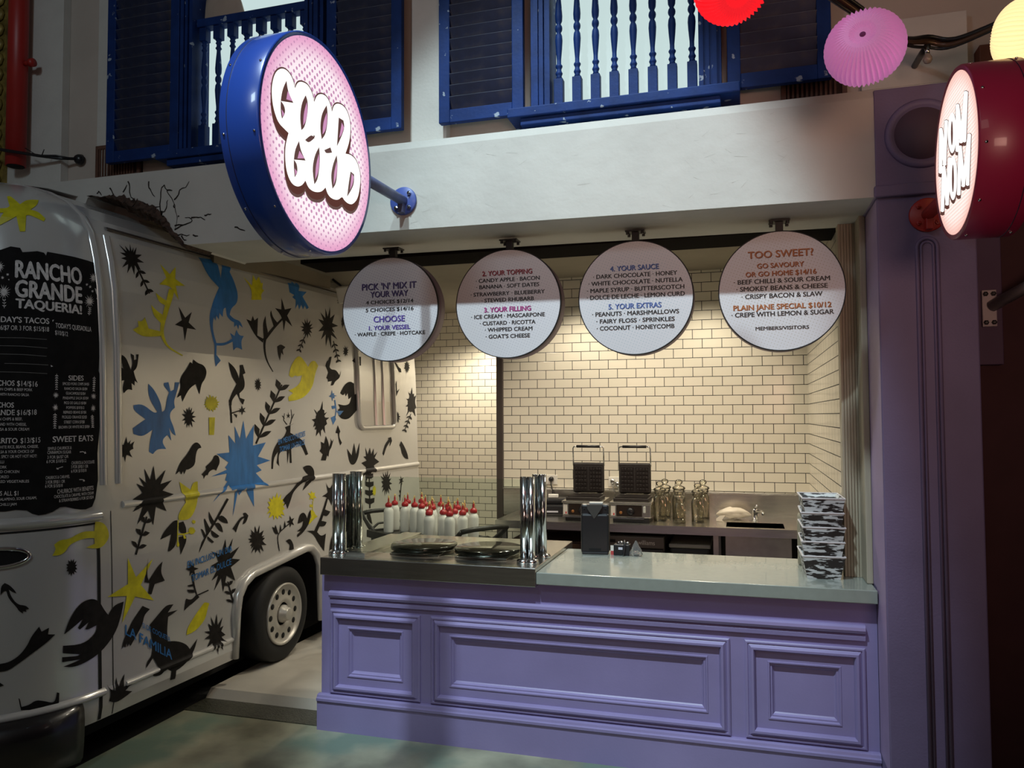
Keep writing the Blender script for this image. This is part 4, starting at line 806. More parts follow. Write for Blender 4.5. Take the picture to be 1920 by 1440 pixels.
def draw(bm_target, polys, mi, off):
    """flat outlines in (s, z) cut along the skin's facets and laid on it"""
    t = bmesh.new()
    for i, P in enumerate(polys):
        vs = [t.verts.new((p[0], i*1.5e-5, p[1])) for p in P]
        for tr in tessellate_polygon([[Vector((p[0], p[1], 0)) for p in P]]):
            try: t.faces.new([vs[i] for i in tr])
            except ValueError: pass
    for z in ZL: bmesh.ops.bisect_plane(t, geom=t.verts[:]+t.edges[:]+t.faces[:], plane_co=(0, 0, z), plane_no=(0, 0, 1))
    for s in SL_: bmesh.ops.bisect_plane(t, geom=t.verts[:]+t.edges[:]+t.faces[:], plane_co=(s, 0, 0), plane_no=(1, 0, 0))
    t.verts.index_update()
    V = [skin(v.co.x, v.co.z, off+v.co.y) for v in t.verts]; F = [tuple(v.index for v in f.verts) for f in t.faces]; t.free()
    m = bm_target.mi; bm_target.mi = mi; bm_target._add(V, F); bm_target.mi = m
def parse(t): return [(float(a)/1000, float(b)/1000) for a, b in (q.split(',') for q in t.split())]
def soft(P, it=2, lim=62):
    """round the gentle corners of a painted outline and keep the sharp ones"""
    for _ in range(it):
        o = []; n = len(P)
        for i in range(n):
            a, p, b = P[i-1], P[i], P[(i+1) % n]; u = (p[0]-a[0], p[1]-a[1]); v = (b[0]-p[0], b[1]-p[1])
            t = abs(math.degrees(math.atan2(u[0]*v[1]-u[1]*v[0], u[0]*v[0]+u[1]*v[1])))
            if t > lim or t < 2: o.append(p)
            else: o += [(p[0]-u[0]*.25, p[1]-u[1]*.25), (p[0]+v[0]*.25, p[1]+v[1]*.25)]
        P = o
    return P

def strip_on_skin(mb, s0, s1, prof, z=None, n=1):
    """raised bead: along s at heights z + dz (prof = (dz, off)), or along z if prof is (ds, off) and z is a list"""
    ss = sorted(set([s0+(s1-s0)*i/n for i in range(n+1)]+[q for q in SL_ if s0 < q < s1])); m = len(prof)
    V = [skin(s, z+dz, off) for s in ss for dz, off in prof]
    mb._add(V, [(i*m+k, i*m+k+1, (i+1)*m+k+1, (i+1)*m+k) for i in range(len(ss)-1) for k in range(m-1)], True)

def build_truck():
    T = thing('food_truck', 'white vintage food truck covered in black, blue and yellow folk motifs', 'truck', (-4.35, 5.0, 0))
    SE = 3.86
    # shell: flank with the wheel arch cut out, roof side, rounded nose; the painted motifs lie on it
    sh = MB(); notch = [(1.055,.205),(1.055,.56),(1.10,.635),(1.22,.695),(1.845,.765),(1.95,.73),(2.03,.62),(2.03,.205)]
    draw(sh, [[(0,.205)]+notch+[(SE,.205),(SE,2.81),(0,2.81)]], 0, 0)
    draw(sh, [[(0,2.81),(SE,2.81),(SE,3.1),(0,3.1)]], 0, 0)
    ns = [0]+[-.05*i for i in range(1, 23)]+[-1.6, -2.4]; zs = [.205]+[z for z in ZL if z > .21]
    V = [skin(s, z) for s in ns for z in zs]; m = len(zs)
    sh._add(V, [(i*m+k, i*m+k+1, (i+1)*m+k+1, (i+1)*m+k) for i in range(len(ns)-1) for k in range(m-1)], True)
    e = [skin(SE, z) for z in zs]; sh._add(e+[(-5.6, e[0][1]+.08, z) for z in zs], [(k, k+1, m+k+1, m+k) for k in range(m-1)])
    layer = {'k': (1, .0012), 'b': (2, .0020), 'y': (3, .0028)}
    for c in 'kby':
        P = [soft(parse(l[2:])) for l in PAINT.strip().split('\n') if l[0] == c]; draw(sh, P, *layer[c])
    def on_skin(mb, rec, off, bold, slant=0.0):
        t, s0, z0, s1, z1, cap, st = rec
        mb.text(t, lambda x, y, w, k: skin(s0+(s1-s0)*(x+slant*y)/w, z0+(z1-z0)*x/w+y*cap, off+k), bold)
    sh.mi = 2
    for r in FLANK_TEXT: on_skin(sh, r, .0036, .025)
    sh.build('body_shell', [white_t, black_p, blue_p, yel_p], T, weld=True)
    # corner seam: two upright ridges
    for s, zt in ((.035, 3.06), (.135, 2.82)):
        b = MB(); pr = [(-.022, .001), (-.016, .012), (0, .018), (.016, .012), (.022, .001)]; zz = [z for z in ZL if 1.31 < z < zt]
        V = [skin(s+ds, z, o) for z in zz for ds, o in pr]
        b._add(V, [(i*5+k, i*5+k+1, i*5+k+6, i*5+k+5) for i in range(len(zz)-1) for k in range(4)], True)
        b.build('corner_seam', white_t, T)
    g = MB(); strip_on_skin(g, .16, SE, [(-.014, .002), (-.010, .012), (.006, .012), (.010, .002)], 2.80, 6); g.build('roof_gutter', dark_br, T)
    bead = [(-.020, .001), (-.014, .010), (-.004, .016), (.006, .015), (.015, .008), (.020, .001)]
    g = MB(); strip_on_skin(g, -1.15, .01, [(dz*1.4, o*1.5) for dz, o in bead], 1.245, 8); g.build('waist_bead', white_t, T)
    g = MB(); strip_on_skin(g, -1.15, .02, bead, .345, 8); g.build('sill_bead', white_t, T)
    d = MB(); draw(d, [[(-1.15,1.196),(-.02,1.203),(-.02,1.212),(-1.15,1.205)], [(-.016,.21),(.004,.21),(.004,1.21),(-.016,1.21)], [(.074,.21),(.079,.21),(.081,1.26),(.077,1.26)]], 0, .002); d.build('door_gap', void, T)
    # wheel arch: white lip, black well behind it
    a = MB(); arc = [(1.048,.21),(1.050,.50),(1.075,.60),(1.13,.668),(1.22,.712),(1.845,.782),(1.915,.775),(1.985,.725),(2.032,.63),(2.04,.21)]
    a.tube([skin(s, z, .012) for s, z in arc], [.022]+[.032]*8+[.022], 10); a.build('wheel_arch_lip', white_t, T)
    w = MB(); P = [(1.06,.2)]+arc[1:-1]+[(2.03,.2)]
    o0 = [skin(s, z, -.01) for s, z in P]; o1 = [(x-.5, y, z) for x, y, z in o0]; n = len(P)
    w._add(o0+o1, [(i, i+1, n+i+1, n+i) for i in range(n-1)]+[tuple(range(n, 2*n))]); w.build('wheel_well', void, T)
    c = MB(); c.box(-5.5, -3.30, 3.3, 7.1, .10, .40); c.box(-5.4, -3.62, 2.8, 3.3, .10, .40); c.build('chassis', void, T)
    # wheel
    wc = Vector((-3.10, 4.84, .375)); R = .322
    ty = MB(); ty.lathe([(.20, -.23), (R-.03, -.23), (R, -.20), (R+.004, -.10), (R, -.025), (R-.015, -.008), (R-.05, .004), (.24, .004), (.215, -.004), (.20, -.02)], tuple(wc), 48, 'x'); tyre = ty.build('wheel', blackm, T)
    rm = MB(); rm.lathe([(.16, -.20), (.205, -.06), (.212, .004), (.205, .010), (.195, .002), (.190, -.014), (.15, -.012), (.118, -.010), (.112, -.004), (.085, -.004), (.078, -.02), (.04, -.02), (.001, -.02)], tuple(wc), 48, 'x'); rm.build('rim', mat('painted_rim', (.52, .50, .45), .32, .35), tyre)
    hb = MB(); hb.lathe([(.062, -.03), (.06, .0), (.045, .012), (.043, .035), (.036, .042), (.001, .042)], tuple(wc), 24, 'x'); hb.build('hub_cap', mat('painted_rim', 0), tyre)
    for k in range(12):
        a = 2*PI*k/12; hl = MB(); hl.lathe([(.0195, .0), (.0195, .0012), (.0008, .0013)], (wc.x-.0115, wc.y+.150*math.cos(a), wc.z+.150*math.sin(a)), 14, 'x'); hl.build('vent_hole', void, tyre)
    # side window: rounded frame standing proud, shiny pane, jamb
    fr = MB(); q = []; s0, s1, z0, z1, r = 2.70, 3.36, 1.655, 2.46, .07
    for cx, cz, a0 in ((s1-r, z0+r, -90), (s1-r, z1-r, 0), (s0+r, z1-r, 90), (s0+r, z0+r, 180)):
        q += [skin(cx+r*math.cos(math.radians(a0+k*15)), cz+r*math.sin(math.radians(a0+k*15)), .012) for k in range(7)]
    fr.tube(q, .022, 8, closed=True); win = fr.build('side_window', white_t, T)
    p = MB(); p._add([skin(a, z, .004) for a, z in ((s0+.02, z0+.02), (s1-.02, z0+.02), (s1-.02, z1-.02), (s0+.02, z1-.02))], [(0, 1, 2, 3)]); p.build('pane', mat('window_glass', (.50, .47, .42), .05, coat=1), win)
    j = MB()
    for a in (3.02, 3.17): V = [skin(s, z, o) for z in (z0+.02, z1-.02) for s, o in ((a-.02, .004), (a-.012, .02), (a+.012, .02), (a+.02, .004))]; j._add(V, [(k, k+1, k+5, k+4) for k in range(3)])
    j.build('sash', white_t, win)
    # blackboard menu painted on the nose
    b = MB(); draw(b, [parse(BOARD)], 0, .0030); board = b.build('menu_board', board_m, T)
    l = MB()
    for c, mi in (('w', 0), ('g', 1)):
        draw(l, [parse(x[2:]) for x in CHALK.strip().split('\n') if x[0] == c], mi, .0042)
    for r in BOARD_TEXT: on_skin(l, r, .0044, {0: .012, 1: .035, 2: .065}[r[6]])
    l.build('menu_lettering', [chalk, chalk_g], board)
    # nose bumper, door handle
    u = MB(); pr = [(.335, .0), (.325, .045), (.30, .075), (.25, .09), (.15, .085), (.07, .06), (.04, .0)]; bs = [-.115-.05*i for i in range(24)]
    V = [skin(s, .3, o*min(1, .25+4*(-.115-s+.02))) for s in bs for z, o in pr]; V = [(v[0], v[1], pr[i % 7][0]) for i, v in enumerate(V)]
    u._add(V, [(i*7+k, i*7+k+1, i*7+k+8, i*7+k+7) for i in range(len(bs)-1) for k in range(6)]+[tuple(range(7))], True); u.build('bumper', mat('gloss_black_bumper', (.008, .007, .008), .32, coat=.3), T)
    h = MB(); el = [(-.49+.13*math.cos(2*PI*k/24), 1.09+.043*math.sin(2*PI*k/24)) for k in range(24)]
    h.tube([skin(s, z, .004) for s, z in el], .011, 8, closed=True); hd = h.build('door_handle', chrome, T)
    h = MB(); draw(h, [el], 0, .003); h.build('handle_recess', void, hd)
    return T
build_truck()
# ------------------------------------------------------------------ the setting
def S(mb, name, m, origin=None): return struct(mb.build_at(name, m, origin) if origin else mb.build(name, m))
b = MB(); b.box(-3.235, 3.5, -2.5, 8.6, -.12, 0); S(b, 'floor', concrete)
b = MB(); b.box(-9, -3.235, -2.5, 8.6, -.12, -.02); S(b, 'floor_shade', void)  # floor strip coloured flat black: the truck's shade is painted in
b = MB(); b.box(-3.24, -2.31, 3.99, 4.20, 0, .004); S(b, 'trim_2', wet)
b = MB(); b.prism([(4.19, .004), (4.24, .05), (8.2, .05), (8.2, .0), (4.19, 0)], lambda y, z: (-3.24-.0*(y-4), y, z), lambda y, z: (-2.0, y, z)); S(b, 'trim_3', concrete_p)
# kitchen walls
tile_b = tile_mat('cream_subway_tile', 'X')
tile_r = tile_mat('cream_subway_tile_side', 'Y')
b = MB(); b.box(-1.985, .49, 6.45, 6.60, 0, 3.0); S(b, 'wall_back', tile_b, (-1.985, 6.45, .0735))
b = MB(); b.box(-4.2, -1.985, 8.24, 8.35, 0, 3.05); S(b, 'wall_rear', tile_b, (-2.06, 8.24, .095))
b = MB(); b.box(.49, .585, 4.26, 6.60, 0, 3.0); S(b, 'wall_right', tile_r, (.49, 4.26, .0735))
b = MB(); b.box(-2.04, -1.983, 6.42, 6.60, 0, 2.95, .004); S(b, 'trim_4', dark_br)
b = MB(); b.box(-2.04, -1.985, 6.60, 8.24, 0, 2.95); S(b, 'wall_inner', whitepl)
b = MB(); b.box(-4.2, .585, 4.62, 8.35, 2.925, 3.02); S(b, 'ceiling', greycl)
b = MB(); b.box(-2.66, .49, 4.30, 4.61, 2.715, 2.98, .004); S(b, 'trim_5', mat('shutter_housing', (.010, .008, .007), .95, spec=.03))
b = MB(); b.box(-3.7, -3.30, 4.30, 5.80, 2.765, 3.05); S(b, 'wall_left', mat('bulkhead_paint', (.20, .165, .115), .9, var=.05))
# grooved jamb at the right of the opening
b = MB(); pr = []
for i in range(7):
    x = .478+.0135*i; pr += [(x, 4.215), (x+.0095, 4.215), (x+.0105, 4.222), (x+.0125, 4.222)]
pr += [(.576, 4.215), (.576, 4.30), (.478, 4.30)]
b.prism(pr, lambda x, y: (x, y, .946), lambda x, y: (x, y, 2.715)); S(b, 'trim_6', mat('limed_timber', (.42, .36, .27), .6, var=.10, scale=10, stretch=(8, 8, .5)))
b = MB(); b.box(.555, .584, 4.06, 4.214, .946, 2.715, .004); S(b, 'trim_7', mat('limed_timber', 0))
# fascia beam: front, chamfered top, broken where the truck goes through; cracks are part of its face
fm = MB(); top = 3.160
FP = [(.585, 2.712)]+[tuple(p) for p in HOLE[:-2]]+[(-3.9, 2.80), (-4.7, 2.80), (-4.7, top), (.585, top)]
fm.prism(FP, lambda x, z: (x, 3.73, z), lambda x, z: (x, 4.29, z))
fm._add([(-4.7, 3.73, top), (.585, 3.73, top), (.585, 3.742, top+.040), (-4.7, 3.742, top+.040), (-4.7, 3.96, top+.045), (.585, 3.96, top+.045)], [(0, 1, 2, 3), (3, 2, 5, 4)])
fm.mi = 1; rnd = random.Random(4)
for c in CRACKS:
    n = len(c)
    for i in range(n-1):
        (xa, za), (xb, zb) = c[i], c[i+1]; l = math.hypot(xb-xa, zb-za) or 1; nx, nz = -(zb-za)/l, (xb-xa)/l
        wa = .0035*(1-i/n)+.0012; wb = .0035*(1-(i+1)/n)+.0008; mx, mz = (xa+xb)/2+nx*rnd.uniform(-.006, .006), (za+zb)/2+nz*rnd.uniform(-.006, .006)
        fm._add([(xa+nx*wa, 3.7288, za+nz*wa), (mx+nx*wa, 3.7288, mz+nz*wa), (xb+nx*wb, 3.7288, zb+nz*wb), (xb-nx*wb, 3.7288, zb-nz*wb), (mx-nx*wa, 3.7288, mz-nz*wa), (xa-nx*wa, 3.7288, za-nz*wa)], [(0, 1, 2, 3, 4, 5)])
fm.mi = 2
for i in range(34):                         # trowel scratches on the render
    x, z = rnd.uniform(-1.7, .2), rnd.uniform(2.75, 3.15); a = rnd.uniform(-.9, .9); l = rnd.uniform(.015, .07); w = .0005
    fm._add([(x, 3.7289, z), (x+l*math.cos(a), 3.7289, z+l*math.sin(a)), (x+l*math.cos(a), 3.7289, z+l*math.sin(a)+w), (x, 3.7289, z+w*2)], [(0, 1, 2, 3)])
fascia = S(fm, 'wall_fascia', [plaster, mat('crack_black', (.02, .014, .010), .9), mat('trowel_scratch', (.36, .35, .32), .8)])
# rough brown foam along the broken edge
fo = MB(); rnd = random.Random(8); H = [tuple(p) for p in HOLE[:-2]]; DH = []
for (xa, za), (xb, zb) in zip(H, H[1:]):
    for k in range(4): DH.append((xa+(xb-xa)*k/4, za+(zb-za)*k/4))
V = []
for i, (x, z) in enumerate(DH):
    t = i/len(DH); k = math.sin(PI*min(1, t*1.05)) if t < 1 else 0
    V += [(x+rnd.uniform(0, .010), 3.722, z+k*rnd.uniform(.002, .035)), (x-rnd.uniform(.0, .02)*k, 3.705-rnd.uniform(0, .02)*k, z-k*rnd.uniform(.01, .03)), (x-.03*k, 3.76, z-k*rnd.uniform(.04, .07)), (x-.02*k, 3.95, z-.05*k)]
fo._add(V, [(i*4+k, i*4+k+1, i*4+k+5, i*4+k+4) for i in range(len(DH)-1) for k in range(3)])
fo.build('broken_edge', mat('brown_foam', (.055, .032, .022), .95, var=.6, scale=40, bump=1.0, bscale=70), fascia)
# upper wall with two window openings
WX = [(-3.085, -2.335), (-.915, -.175)]
b = MB()
for x0, x1 in ((-6.5, WX[0][0]), (WX[0][1], WX[1][0]), (WX[1][1], 3.2)): b.box(x0, x1, 3.95, 4.2, 3.10, 5.4)
for x0, x1 in WX: b.box(x0, x1, 3.95, 4.2, 3.10, 3.32); b.box(x0, x1, 3.95, 4.2, 5.0, 5.4)
b.box(-6.5, 3.2, 3.95, 4.2, 2.98, 3.10)
S(b, 'wall_upper', wallp)
b = MB(); b.box(-1.715, -1.512, 3.885, 3.95, 3.20, 5.4, .003); S(b, 'trim_8', pilp)
b = MB(); b.box(-4.585, -4.145, 3.89, 3.95, 3.1, 5.4, .003); b.box(-3.90, -3.81, 3.93, 3.95, 3.2, 5.4); S(b, 'trim_9', pilp)
b = MB(); b.box(.56, 1.005, 3.90, 3.95, 3.262, 3.58, .003); b.box(.56, 1.005, 3.88, 3.95, 3.215, 3.255, .003); S(b, 'floor_shade0', pilp)
b = MB(); b.box(-5.6, -4.585, 3.86, 3.95, 2.9, 5.4)
for i in range(24):
    for j in (-4.92, -4.77, -4.64): b.lathe([(.001, -.03), (.035, -.012), (.05, 0), (.035, .012), (.001, .03)], (j, 3.85, 3.1+.1*i), 8, '-y')
S(b, 'floor_shade1', mat('old_gold', (.26, .19, .045), .5, .3, var=.5, scale=20))
# pillar, its capital and the dark wall beside it
b = MB(); b.box(.585, .974, 3.73, 4.5, 0, 2.71, .006); b.box(.575, 1.0, 3.705, 4.5, 2.705, 2.757, .006); b.box(.583, .985, 3.722, 4.5, 2.757, 3.19, .004)
for r, t in ((.040, .0085), (.024, .006)):
    cx, zt = .781, 2.475; b.tube([(cx-r, 3.728, .12), (cx-r, 3.728, zt)]+[(cx-r*math.cos(PI*k/10), 3.728, zt+r*math.sin(PI*k/10)) for k in range(1, 10)]+[(cx+r, 3.728, zt), (cx+r, 3.728, .12)], t, 8)
b.lathe([(.060, 0), (.112, .0), (.122, .010), (.136, .015), (.148, .010), (.156, -.004)], (.775, 3.722, 2.975), 40, '-y')
pil = S(b, 'wall_pillar', pillar_m)
b = MB(); b.lathe([(.001, 0), (.118, 0), (.118, .003), (.001, .003)], (.775, 3.722, 2.975), 36, '-y'); b.build('roundel', mat('dark_purple_roundel', (.10, .06, .09), .7), pil)
b = MB(); b.box(.5845, .5849, 3.735, 4.20, .95, 2.70); b.box(.5845, .5849, 3.735, 3.97, 0.2, .95); b.build('return_face', returnm, pil)
b = MB(); b.box(.974, 3.5, 4.36, 4.5, 0, 3.10); S(b, 'wall_side', maroon)
b = MB(); b.box(3.5, 3.6, -2.5, 4.5, 0, 5.4); S(b, 'wall_far', maroon)
# ------------------------------------------------------------------ windows, balustrades, shutters
pane_m = mat('backlit_window', (0, 0, 0), .5, emis=.80, ecol=(.70, .88, .87))
def lathe_baluster(zb, zt):
    prof = [(.013, .18), (.016, .19), (.019, .197), (.016, .204), (.0125, .212), (.0125, .222), (.018, .232), (.0185, .237), (.0115, .247), (.0115, .27), (.017, .33), (.0195, .37), (.0175, .395), (.0105, .412), (.0175, .425), (.019, .435), (.0175, .445), (.0105, .458), (.018, .475), (.0195, .50), (.016, .55), (.0115, .60), (.0115, .612), (.0185, .622), (.0125, .632), (.0125, .645), (.018, .652), (.013, .66)]
    return prof
def make_window(n, x0, x1, label, labelb):
    w = bpy.data.objects.new('window_%d' % n, None); COL.objects.link(w); w.location = ((x0+x1)/2, 3.95, 3.32); struct(w)
    p = MB(); p.box(x0-.005, x1+.005, 3.955, 3.97, 3.322, 5.02); p.build('pane', pane_m, w)
    for sgn, xe in ((-1, x0), (1, x1)):
        f = MB(); pr = [(0, 3.80), (.022, 3.80), (.022, 3.815), (.034, 3.815), (.034, 3.80), (.05, 3.80), (.05, 3.812), (.062, 3.812), (.062, 3.80), (.085, 3.80), (.085, 3.825), (.105, 3.825), (.105, 3.95), (0, 4.10)]
        f.prism(pr, lambda a, y: (xe+sgn*a, y, 3.33), lambda a, y: (xe+sgn*a, y, 5.1)); f.build('window_jamb', blue_w, w)
    f = MB(); f.box(x0-.215, x1+.19, 3.755, 3.96, 3.272, 3.322, .006); f.box(x0-.15, x1+.10, 3.775, 3.96, 3.235, 3.272, .004); f.build('window_sill', blue_w, w)
    t = thing('balustrade', labelb, 'railing', ((x0+x1)/2, 3.87, 3.322))
    r = MB(); r.box(x0, x1, 3.835, 3.905, 4.075, 4.125, .006); r.build('rail', blue_w, t)
    N_ = 8; prof = lathe_baluster(0, 0); first = None
    for i in range(N_):
        xx = x0+.034+(x1-x0-.068)*i/(N_-1)
        if first is None:
            q = MB(); q.box(-.0235, .0235, -.0235, .0235, 0, .165, .003); q.lathe([(.022, .160), (.013, .182)]+prof[1:]+[(.022, .682)], (0, 0, 0), 14); q.box(-.0235, .0235, -.0235, .0235, .675, .755, .003)
            first = q.build('baluster', blue_w, t, world=False); o = first
        else: o = first.copy(); COL.objects.link(o); o.parent = t
        o.location = (xx-(x0+x1)/2, 0, 0)
make_window(1, *WX[0], '', 'dark blue turned timber railing in the left upper window, half behind the blue sign')
make_window(2, *WX[1], '', 'blue turned timber railing across the bright right upper window')
def make_shutter(x0, x1, label, y=3.845, up=5.1):
    z0 = 3.315; t = thing('window_shutter', label, 'shutter', ((x0+x1)/2, y, z0), group='louvred shutters beside the upper windows')
    f = MB(); st = .062
    f.box(x0, x0+st, y-.02, y+.02, z0, up, .004); f.box(x1-st, x1, y-.02, y+.02, z0, up, .004); f.box(x0+st, x1-st, y-.018, y+.018, z0, z0+.07, .003); f.box(x0+st, x1-st, y-.018, y+.018, up-.08, up, .003); f.build('shutter_frame', blue_w, t)
    z = z0+.085; first = None
    while z < up-.16:
        if first is None:
            s = MB(); s.box(x0+st-.004, x1-st+.004, -.034, .034, -.004, .004, .001); s.xf(Matrix.Rotation(math.radians(-62), 4, 'X')); s.mi = 1; k0 = len(s.bm.verts); s.box(x0+st-.003, x1-st+.003, -.0352, -.0335, -.0035, .0035); s.xf(Matrix.Rotation(math.radians(-62), 4, 'X'), k0); s.xf(Matrix.Translation((-(x0+x1)/2, 0, 0))); first = s.build('louvre', [slat_m, mat('lit_louvre_edge', (.09, .105, .14), .6, var=.5, scale=14)], t, world=False); o = first  # paler nose strip paints in the light caught along each louvre edge
        else: o = first.copy(); COL.objects.link(o); o.parent = t
        o.location = (0, 0, z+.025-z0); z += .0625
    b = MB(); b.box(x0+st, x1-st, y+.02, y+.035, z0+.06, up-.05); b.build('backing', mat('shutter_backing', (.006, .007, .012), .9), t)
make_shutter(-3.73, -3.20, 'faded dark blue louvred shutter left of the left upper window, near the red pipe')
make_shutter(-2.21, -1.75, 'blue louvred shutter between the left window and the pale pilaster, behind the round blue sign')
make_shutter(-1.532, -1.062, 'blue louvred shutter with chipped white marks, left of the bright right window')
make_shutter(-.043, .425, 'dark blue louvred shutter on the right behind the paper lanterns')
def make_vent(x0, x1, z0, z1, label):
    t = thing('air_vent', label, 'vent', ((x0+x1)/2, 3.95, z0), group='brown wall vents')
    b = MB(); b.box(x0, x1, 3.935, 3.95, z0, z1); b.build('backing', mat('vent_dark', (.03, .015, .010), .8), t)
    br = mat('rusty_brown_metal', (.10, .045, .028), .6, var=.3, scale=15); b = MB(); b.ring_profile(x0, x1, z0, z1, [(0, .0), (0, .02), (.022, .02), (.022, 0)], 3.94); b.build('vent_frame', br, t)
    n = int((x1-x0-.05)/.021)
    for i in range(n):
        x = x0+.028+i*.021; b = MB(); b.box(x, x+.010, 3.922, 3.94, z0+.022, z1-.022); b.build('slat', br, t)
make_vent(-3.90, -3.56, 3.25, 3.47, 'brown slotted wall vent under the left end shutter')
make_vent(.205, .50, 3.235, 3.42, 'brown slotted wall vent under the right shutter by the pink lantern')

# ------------------------------------------------------------------ wall pipe and cables
def smooth_path(P, n=5):
    P = [Vector(p) for p in P]; o = []
    for i in range(len(P)-1):
        a, b, c, d = P[max(0, i-1)], P[i], P[i+1], P[min(len(P)-1, i+2)]
        for k in range(n):
            u = k/n; o.append(tuple(.5*(2*b+(c-a)*u+(2*a-5*b+4*c-d)*u*u+(3*b-a-3*c+d)*u**3)))
    return o+[tuple(P[-1])]
t = thing('downpipe', 'thick red pipe on the wall at the far left above the truck', 'pipe', (-4.41, 3.80, 3.355))
b = MB(); b.cyl((-4.41, 3.80, 3.355), (-4.41, 3.80, 5.3), .058, n=24); b.build('pipe', redm, t)
b = MB(); b.cyl((-4.355, 3.80, 4.01), (-4.29, 3.80, 4.01), .016, n=12); b.cyl((-4.31, 3.80, 4.01), (-4.28, 3.80, 4.01), .026, n=12); b.build('spigot', redm, t)
b = MB(); b.cyl((-4.41, 3.80, 3.35), (-4.41, 3.80, 3.357), .050, n=24); b.build('pipe_mouth', void, t)
t = thing('cable', 'thin black cable running from the left edge to a wall anchor below the shutter', 'cable', (-4.03, 3.93, 3.40))
cp = [(-4.9, 3.55, 3.55), (-4.62, 3.7, 3.475), (-4.40, 3.72, 3.43), (-4.23, 3.80, 3.405), (-4.13, 3.85, 3.395), (-4.035, 3.90, 3.397)]
b = MB(); b.tube(cp, .010, 8); b.tube([(x+.004, y-.012, z+.012*math.sin(i*2)) for i, (x, y, z) in enumerate(cp)], .006, 6); b.build('cord', blackpl, t)
b = MB(); b.lathe([(.001, .035), (.018, .035), (.03, .02), (.036, 0), (.001, 0)], (-4.03, 3.93, 3.40), 16, '-y'); b.build('anchor', blackpl, t)
b = MB(); b.tube([(-4.24, 3.79, 3.41), (-4.30, 3.77, 3.45)], .003, 5); b.tube([(-4.20, 3.80, 3.40), (-4.17, 3.79, 3.435)], .003, 5); b.build('cable_tie', blackpl, t)
t = thing('cable_bundle', 'bundle of dark cables sagging along the upper wall behind the lanterns', 'cable', (.80, 3.80, 3.40))
copper = mat('dark_copper_cable', (.10, .055, .035), .3, .5)
base = smooth_path([(-.10, 2.75, 3.46), (.10, 2.9, 3.41), (.33, 3.1, 3.335), (.50, 3.3, 3.30), (.66, 3.5, 3.285), (.78, 3.62, 3.315), (.88, 3.6, 3.285), (1.05, 3.4, 3.275), (1.25, 3.15, 3.24), (1.5, 2.9, 3.24)])
for k, (dy, dz, r) in enumerate(((0, 0, .011), (.012, .016, .009), (-.012, .014, .008), (.006, -.014, .007))):
    b = MB(); b.tube([(x, y+dy, z+.018+dz*(1+.5*math.sin(i*.45+k))) for i, (x, y, z) in enumerate(base)], r, 8); b.build('cord', copper if k < 2 else blackpl, t)
b = MB(); b.tube([(.78, 3.62, 3.315), (.785, 3.75, 3.34), (.785, 3.9, 3.35)], .014, 8); b.build('wall_hook', blackpl, t)
b = MB(); b.cyl((1.0, 3.44, 3.27), (1.0, 3.44, 3.13), .004, n=6); b.cyl((1.0, 3.44, 3.18), (1.0, 3.44, 3.10), .010, n=8); b.build('hanging_lead', blackpl, t)
t = thing('bulb', 'small clear bulb hanging where the dark cables meet the wall', 'light bulb', (.775, 3.60, 3.29))
b = MB(); b.lathe([(.001, -.055), (.012, -.052), (.019, -.04), (.018, -.028), (.009, -.012), (.008, -.008)], (.775, 3.60, 3.285), 14); b.build('glass', mat('bulb_glass', (.30, .24, .2), .06, coat=1), t)
b = MB(); b.cyl((.775, 3.60, 3.272), (.775, 3.60, 3.30), .010, n=10); b.build('cap', chrome, t)

# ------------------------------------------------------------------ paper lanterns: accordion pleats running to a pole that faces the street
def make_lantern(c, R, col, strength, ax, label, dark):
    t = thing('paper_lantern', label, 'lantern', c, group='pleated paper lanterns')
    n = 96; m = Vector(ax).to_track_quat('Z', 'Y').to_matrix().to_4x4()
    prof = []
    for j in range(25):
        a = -PI/2+PI*j/24; prof.append((max(.002, math.cos(a)**.8)*R, math.sin(a)*R*.82*(1-.25*math.exp(-((PI/2-abs(a))/.25)**2))))
    b = MB(); b.lathe(prof, (0, 0, 0), n, 'z', rad=lambda k, j: 1+.055*(1 if k % 2 else -1), smooth=False); b.xf(m)
    b.build('paper_shade', mat(label[:14], col, .8, emis=strength, ecol=col), t, world=False)
    b = MB(); b.lathe([(.001, R*.60), (R*.10, R*.605), (R*.10, R*.625), (.001, R*.66)], n=16); b.xf(m); b.build('end_disc', mat(label[:10]+'_end', dark, .8), t, world=False)
    b = MB(); b.tube([(0, 0, R*.8), (0, .02, R*1.15)], .003, 6); b.build('hanging_wire', blackpl, t, world=False)
make_lantern((.447, 3.02, 3.078), .132, (.68, .26, .56), .27, (-.22, -1, .18), 'round pink pleated paper lantern hanging right of the dark blue shutter', (.16, .02, .12))
make_lantern((-.014, 3.0, 3.372), .135, (.90, .012, .022), .70, (.3, -.8, -.9), 'bright red pleated paper lantern cut off by the top of the picture', (.3, .0, .0))
make_lantern((1.035, 3.28, 3.165), .126, (1.0, .78, .42), .80, (.9, -.6, -.3), 'glowing cream paper lantern above the red sign', (.5, .3, .1))
